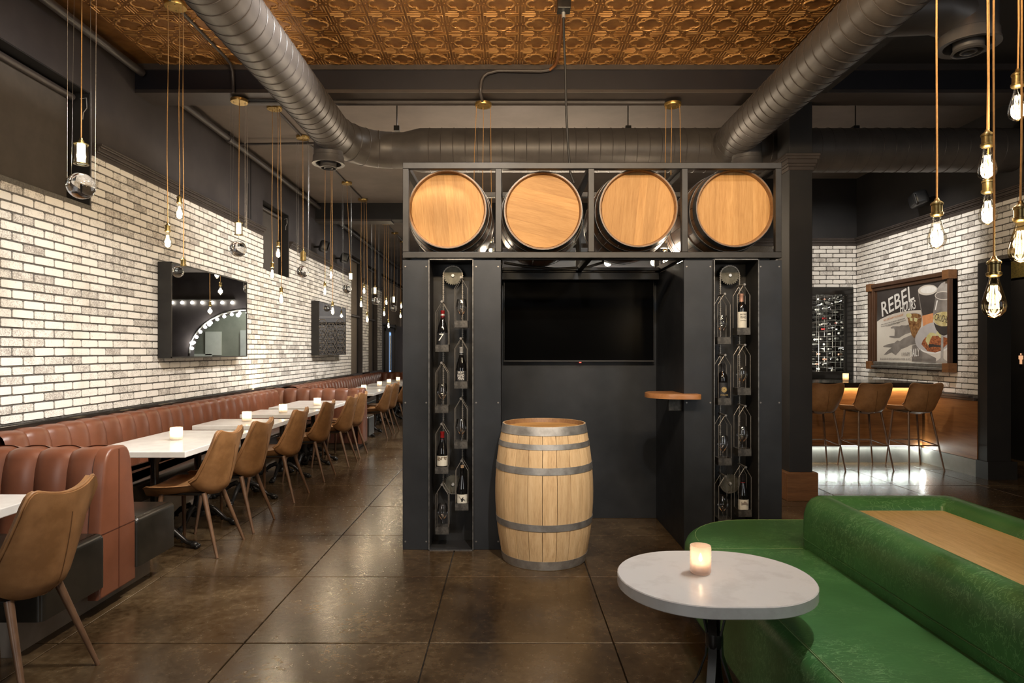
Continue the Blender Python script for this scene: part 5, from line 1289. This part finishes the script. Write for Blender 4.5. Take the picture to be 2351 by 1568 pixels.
# ---- oval side table
ot = thing('oval_table', 'oval white stone side table beside the green sofa', 'table', (0.755, 2.31, 0))
b = MB(); pp_ = rrect(.352, .288, .286, 0, 0, 12); rings = [[(x, y, .578) for x, y in inset(pp_, .003)], [(x, y, .581) for x, y in pp_], [(x, y, .617) for x, y in pp_], [(x, y, .62) for x, y in inset(pp_, .003)]]
b.loft(rings); b.obj('table_top', 'quartz_grey', ot, smooth=30)
MB().lathe([(0, .57), (.12, .57), (.12, .578), (0, .578)], 20).obj('mount_plate', 'iron_black', ot)
for k in range(4):
    a = PI / 4 + k * PI / 2 + .25; c, s_ = math.cos(a), math.sin(a)
    b = MB(); path = [(.12, .575), (.075, .54), (.035, .47), (.02, .40), (.025, .33), (.055, .24), (.11, .14), (.175, .05), (.20, .0)]
    A = []
    for (r_, z) in path:
        for sd in (-.015, .015): pass
    b.grid(lambda u, v: (lambda P: (P[0] * c - (u - .5) * .03 * s_, P[0] * s_ + (u - .5) * .03 * c, P[1]))((lambda i, f: (lerp(path[i][0], path[min(8, i + 1)][0], f), lerp(path[i][1], path[min(8, i + 1)][1], f)))(min(7, int(v * 8)), v * 8 - min(7, int(v * 8)))), 1, 16, off=lambda u, v: (c * .006, s_ * .006, 0))
    b.obj('leg', 'iron_black', ot, smooth=60)
MB().lathe([(0, .36), (.03, .36), (.032, .37), (.032, .40), (.03, .41), (0, .41)], 16).obj('collar', 'iron_black', ot, smooth=40)
candle('lit beaded blush candle glass on the oval stone table', (0.712, 2.335, .6205), .0375, .102, 'blush_glass', 0.05)
# ================================================================== BAR
bar = thing('bar_counter', 'walnut bar counter with black top, lit from below', 'bar', (4.7, 8.5, 0))
MB().box2((-1.3, -.58, .985), (.652, .32, 1.05), .004).obj('counter_top', 'bar_black', bar)
MB().box2((-1.3, -.36, .225), (.652, -.32, .985)).obj('front_panel', 'walnut_panel', bar)
MB().box2((-1.3, -.32, .0), (.652, -.28, .985)).obj('toe_kick', 'toe_kick', bar)
MB().box2((-1.3, .26, 0), (.652, .3, .985)).obj('rear_panel', 'walnut_dark', bar)
MB().box2((-1.3, -.355, .215), (.652, -.33, .2245)).obj('light_strip', 'led_white', bar)
MB().box2((-1.3, -.39, .975), (.652, -.365, .9845)).obj('light_strip', 'led_warm', bar)
l = light('AREA', 'bar_toe_light', (4.4, 8.155, .212), 4.5, (0.92, 1.0, 0.93), (4.4, 8.05, 0.0), 1.98, .02)
l = light('AREA', 'bar_counter_light', (4.4, 8.11, .972), 5, (1.0, .82, .56), (4.4, 8.15, 0.3), 1.98, .02)
light('POINT', 'bar_toe_corner_light', (5.33, 8.10, .20), 1.2, (0.93, 1, .95), rad=.02)
candle('lit candle in a square paper shade on the black bar top', (4.50, 8.40, 1.0505), .036, .10, 'paper_lamp', 0.25)
# ================================================================== POSTER
po = thing('framed_poster', 'wood framed drinks poster reading REBEL HOURS on the right brick wall', 'poster', (XR - .016, 9.28, 1.20), -PI / 2)
PW, PH_ = 1.725, 1.225
MB().box2((0, -.06, 0), (PW, 0, PH_)).obj('backing', 'walnut_dark', po)
MB().box2((0, -.10, .08), (.055, -.02, PH_ - .08), .006).box2((.055, -.085, .08), (.10, -.02, PH_ - .08), .008).box2((.10, -.075, .08), (.125, -.02, PH_ - .08), .004).obj('stile', 'walnut_dark', po)
MB().box2((PW - .035, -.105, 0), (PW, 0, PH_), .004).obj('stile', 'walnut_dark', po)
MB().box2((.06, -.10, PH_ - .06), (PW, -.02, PH_ - .01), .006).box2((.1, -.08, PH_ - .11), (PW - .03, -.02, PH_ - .06), .008).obj('rail', 'walnut_dark', po)
MB().box2((.06, -.10, .01), (PW, -.02, .045), .006).box2((.1, -.08, .045), (PW - .03, -.02, .10), .012).obj('rail', 'rod_steel', po)
for x in (.03, PW - .055):
    for z in (.045, PH_ - .05): MB().box2((x - .055 if x > 1 else x - .045, -.118, z - .056), (x + .059, -.01, z + .056), .004).obj('corner_block', 'walnut_plinth', po)
def pq(zx, zy):
    px, py = 1990 + zx / 6.27, 610 + zy / 6.27; Y = 5.335 * F / (px - CX); return (9.28 - Y, H + (CY - py) / F * Y - 1.20)
LAY = [.0605]
U0, U1, V0, V1 = .125, PW - .035, .10, PH_ - .11
def clampuv(p): return (min(max(p[0], U0), U1), min(max(p[1], V0), V1))
def flat(name, zpts, mat):
    LAY[0] += .00015
    pts = [clampuv(pq(*p)) for p in zpts]
    cl = [pts[0]]
    for p in pts[1:]:
        if abs(p[0] - cl[-1][0]) + abs(p[1] - cl[-1][1]) > 1e-4: cl.append(p)
    o = MB().prism(cl, -LAY[0], -LAY[0] + .0001, 'y').obj(name, mat, po); return o
def ell(cx, cy, rx, ry, n=24, a0=0, a1=2 * PI, tilt=0):
    return [(cx + rx * math.cos(a) * math.cos(tilt) - ry * math.sin(a) * math.sin(tilt), cy + rx * math.cos(a) * math.sin(tilt) + ry * math.sin(a) * math.cos(tilt)) for a in [a0 + (a1 - a0) * k / n for k in range(n)]]
flat('print_dark', [(150, 1400), (150, 300), (1250, 100), (1250, 1420)], 'poster_dark')
flat('print_cream', [(150, 1400), (150, 805), (200, 770), (300, 722), (400, 688), (500, 664), (640, 645), (780, 640), (1000, 640), (1250, 640), (1250, 1420)], 'poster_cream')
flat('print_grey', [(1010, 330), (1080, 250), (1250, 180), (1250, 640), (1010, 640)], 'poster_glass')
# pointing-hand shadows
flat('print_shadow', [(345, 890), (380, 870), (470, 872), (500, 858), (570, 860), (600, 850), (700, 830), (720, 990), (640, 960), (560, 985), (470, 1040), (400, 1045), (325, 1028), (330, 1012), (400, 1010), (405, 930), (395, 905), (350, 905)], 'poster_shadow')
flat('print_shadow', [(235, 1160), (290, 1135), (400, 1110), (440, 1075), (480, 1085), (530, 1045), (640, 1000), (720, 1010), (720, 1130), (640, 1140), (560, 1180), (500, 1200), (420, 1290), (360, 1250), (290, 1280), (245, 1285), (300, 1225), (360, 1180), (250, 1172)], 'poster_shadow')
flat('print_shadow', [(650, 1380), (655, 1150), (720, 1130), (860, 1260), (1000, 1330), (1000, 1400), (900, 1400)], 'poster_shadow')
flat('print_beer_edge', [(740, 380), (1018, 350), (965, 700), (795, 740)], 'poster_shadow'); flat('print_beer', [(752, 405), (1005, 380), (955, 690), (808, 725)], 'poster_dark')
flat('print_orange', [(800, 722), (960, 680), (955, 820), (815, 880)], 'ink_orange')
flat('print_rim', ell(880, 350, 140, 75, 28, tilt=-.12), 'poster_cream'); flat('print_rim', ell(890, 345, 115, 52, 28, tilt=-.12), 'ink_white')
flat('print_plate', ell(985, 1040, 290, 225, 32, tilt=-.25), 'poster_plate')
flat('print_plate_rim', ell(985, 1040, 290, 225, 24, .15, 2.6, -.25) + ell(985, 1025, 285, 215, 24, 2.6, .15, -.25), 'ink_white')
flat('print_patty', [(790, 1130), (810, 1080), (850, 1030), (930, 1010), (1060, 1010), (1160, 1040), (1180, 1110), (1110, 1180), (1090, 1220), (990, 1250), (880, 1230)], 'poster_meat')
flat('print_patty_shadow', [(880, 1130), (960, 1130), (1090, 1150), (1080, 1175), (960, 1165), (900, 1180)], 'poster_dark')
flat('print_lime', [(850, 1080), (870, 1010), (910, 965), (960, 965), (1010, 985), (1010, 1010), (950, 1010), (920, 1060), (890, 1150)], 'poster_lime')
flat('print_lime', [(1000, 970), (1040, 920), (1080, 960), (1075, 1045), (1050, 1030)], 'poster_lime')
flat('print_tumbler', [(585, 725), (600, 800), (625, 900), (650, 1000), (690, 1045), (715, 1000), (750, 930), (782, 880), (798, 740)] , 'poster_cola')
flat('print_tumbler_rim', ell(692, 722, 106, 46, 24), 'poster_glass'); flat('print_tumbler_drink', ell(692, 726, 98, 38, 24), 'poster_cola')
flat('print_tumbler_ice', [(625, 740), (665, 760), (660, 800), (630, 790)], 'poster_lime'); flat('print_tumbler_ice', [(690, 745), (740, 760), (720, 810), (685, 795)], 'poster_lime'); flat('print_lime_wedge', ell(612, 715, 40, 32, 16), 'poster_lime')
flat('print_glass', [(995, 440), (1210, 440), (1210, 690), (985, 700), (962, 720), (965, 640), (980, 540)], 'poster_shadow'); flat('print_glass_rim', ell(1110, 430, 125, 62, 28), 'poster_cream'); flat('print_glass_mouth', ell(1110, 430, 115, 53, 28), 'poster_shadow')
flat('print_glass_shine', [(1012, 500), (1030, 500), (1000, 640), (985, 640)], 'ink_white'); flat('print_glass_shine', [(1170, 500), (1190, 500), (1185, 640), (1165, 640)], 'poster_cream')
flat('print_wine', [(960, 760), (975, 710), (1020, 680), (1080, 665), (1150, 662), (1210, 670), (1210, 870), (1120, 880), (1040, 860), (985, 820)], 'poster_wine')
flat('print_wine_dark', [(968, 815), (1010, 850), (1080, 872), (1150, 870), (1210, 850), (1210, 950), (1160, 990), (1110, 1005), (1060, 985), (1005, 920)], 'poster_dark')
flat('print_stem', [(1078, 1000), (1110, 1000), (1105, 1330), (1180, 1390), (985, 1390), (1070, 1330)], 'poster_glass')
def ptext(txt, p0, p1, mat, hgt, name='lettering', shear=.15):
    a, b_ = Vector(pq(*p0)), Vector(pq(*p1)); d = b_ - a; L = d.length; ang = math.atan2(d.y, d.x)
    o = text_mesh(txt, hgt, mat, po, (0, 0, 0), (0, 0, 0), .00005, shear=shear, align='LEFT')
    xs = [v.co.x for v in o.data.vertices]; wd = max(xs) - min(xs)
    o.scale = (L / wd, 1, 1); LAY[0] += .00015
    o.rotation_mode = 'XYZ'; o.matrix_local = Matrix.Translation((a.x, -LAY[0] - .0001, a.y)) @ Matrix.Rotation(-ang, 4, 'Y') @ Matrix.Rotation(PI / 2, 4, 'X') @ Matrix.Diagonal((L / wd, 1, 1, 1))
for dx in (0, 5):
    ptext('REBEL', (200 + dx, 655 + dx), (660 + dx, 395 + dx), 'ink_white', .29)
ptext('HOURS', (480, 625), (705, 560), 'ink_white', .165); ptext('HOURS', (484, 629), (708, 564), 'ink_white', .165)
ptext('WHY LIMIT HAPPY TO AN HOUR?', (245, 790), (530, 705), 'ink_orange', .042)
ptext('REBEL HOURS IS A NOD TO THE REBELS, TROUBLEMAKERS', (212, 852), (557, 758), 'ink_black', .019, shear=0)
ptext('AND FREE SPIRITS WE FOUND HERE, A TIMELESS CELEBRATION', (210, 880), (570, 782), 'ink_black', .019, shear=0)
ptext('TO MAKE YOUR OWN SPIRITS', (290, 872), (485, 818), 'ink_black', .019, shear=0)
ptext('11AM-6PM', (500, 1280), (620, 1275), 'poster_shadow', .075); ptext('DAILY', (625, 1265), (765, 1250), 'ink_white', .15); ptext('DAILY', (628, 1265), (767, 1250), 'ink_white', .15)
ptext('$6 GLASSES OF WINE  $6 PITCHERS OF BEER  $6 WELL DRINKS  $6 OFF SNACKABLES', (200, 1340), (935, 1352), 'poster_shadow', .042, shear=0)
ptext('CRUSHER', (985, 740), (1205, 790), 'poster_dark', .12)
# ================================================================== WINE ROOM
ww = sempty('window_8', 'black framed wine room window in the back brick wall')
for a, b_ in (((4.32, YB - .05, 1.02), (5.335, YB + .05, 1.13)), ((4.32, YB - .05, 2.32), (5.335, YB + .05, 2.437)), ((5.23, YB - .05, 1.13), (5.335, YB + .05, 2.32)), ((4.32, YB - .05, 1.13), (4.40, YB + .05, 2.32))):
    MB().box2(a, b_, .004).obj('frame', 'bar_black', ww)
MB().box2((4.40, YB - .005, 1.13), (5.23, YB + .005, 2.32)).obj('pane', 'window_glass', ww)
structure(MB().box2((3.6, YB + .2, 0), (3.65, 13.2, 3.0)).box2((3.6, 13.2, 0), (6.0, 13.25, 3.0)).box2((5.86, YB + .2, 0), (5.9, 13.2, 3.0)).box2((3.6, YB + .2, 2.95), (6.0, 13.2, 3.0)).obj('wall_wine_room', 'wall_paint'), 'dark walls of the wine room behind the window')
light('AREA', 'wine_room_led', (4.9, 10.7, 2.9), 55, (1.0, .93, .82), (5.4, 10.8, 1.6), .3, 1.6)
light('AREA', 'wine_room_led', (4.6, 10.1, 1.4), 14, (1.0, .9, .75), (5.5, 10.9, 1.7), .1, .6)
def cellar_bottle(capsule):
    b = MB()
    prof = [(0, 0), (.036, .004), (.0375, .01), (.0375, .17), (.033, .195), (.016, .22), (.0145, .235), (.0145, .236), (.0152, .237), (.0150, .285), (.016, .287), (.016, .299), (0, .30)]
    b.lathe(prof, 12)
    me = b.mesh('cellar_bottle', 'bottle_glass', 50); me.materials.append(M[capsule])
    for p_ in me.polygons:
        if p_.center.z > .2355: p_.material_index = 1
    return me
CBS, CBR, CBK = cellar_bottle('foil_silver'), cellar_bottle('foil_red'), cellar_bottle('foil_rose')
wr_ = thing('wine_rack', 'wire rack full of bottles behind the wine room window', 'rack', (5.44, 10.05, 1.02))
for r_ in range(16):
    b = MB().cyl((-.02, 0, .075 + .086 * r_), (-.02, 1.9, .075 + .086 * r_), .0018, seg=5).cyl((-.2, 0, .075 + .086 * r_ - .004), (-.2, 1.9, .075 + .086 * r_ - .004), .0018, seg=5)
    b.obj('wire_row', 'wire', wr_)
for c in range(0, 21, 3): MB().cyl((-.21, .02 + .09 * c, 0), (-.21, .02 + .09 * c, 1.45), .0018, seg=5).cyl((.02, .02 + .09 * c, 0), (.02, .02 + .09 * c, 1.45), .0028, seg=5).obj('wire_post', 'wire', wr_)
for r_ in range(15):
    for c in range(16):
        if random.random() < .06 and c != 5: continue
        y = 10.05 + .065 + .09 * c
        if y > 11.55: continue
        me = CBR if c == 5 else (CBK if random.random() < .12 else CBS)
        o = link('cellar_bottle', me, None, (5.56, y, 1.02 + .075 + .086 * r_ + .042), (0, -PI / 2, random.uniform(0, 6)))
        tag(o, 'dark bottle with red capsule in the red column behind the wine room window' if c == 5 else 'dark bottle lying in the wire rack behind the wine room window', 'bottle', 'red capped cellar bottles' if c == 5 else 'cellar bottles in the wire rack')
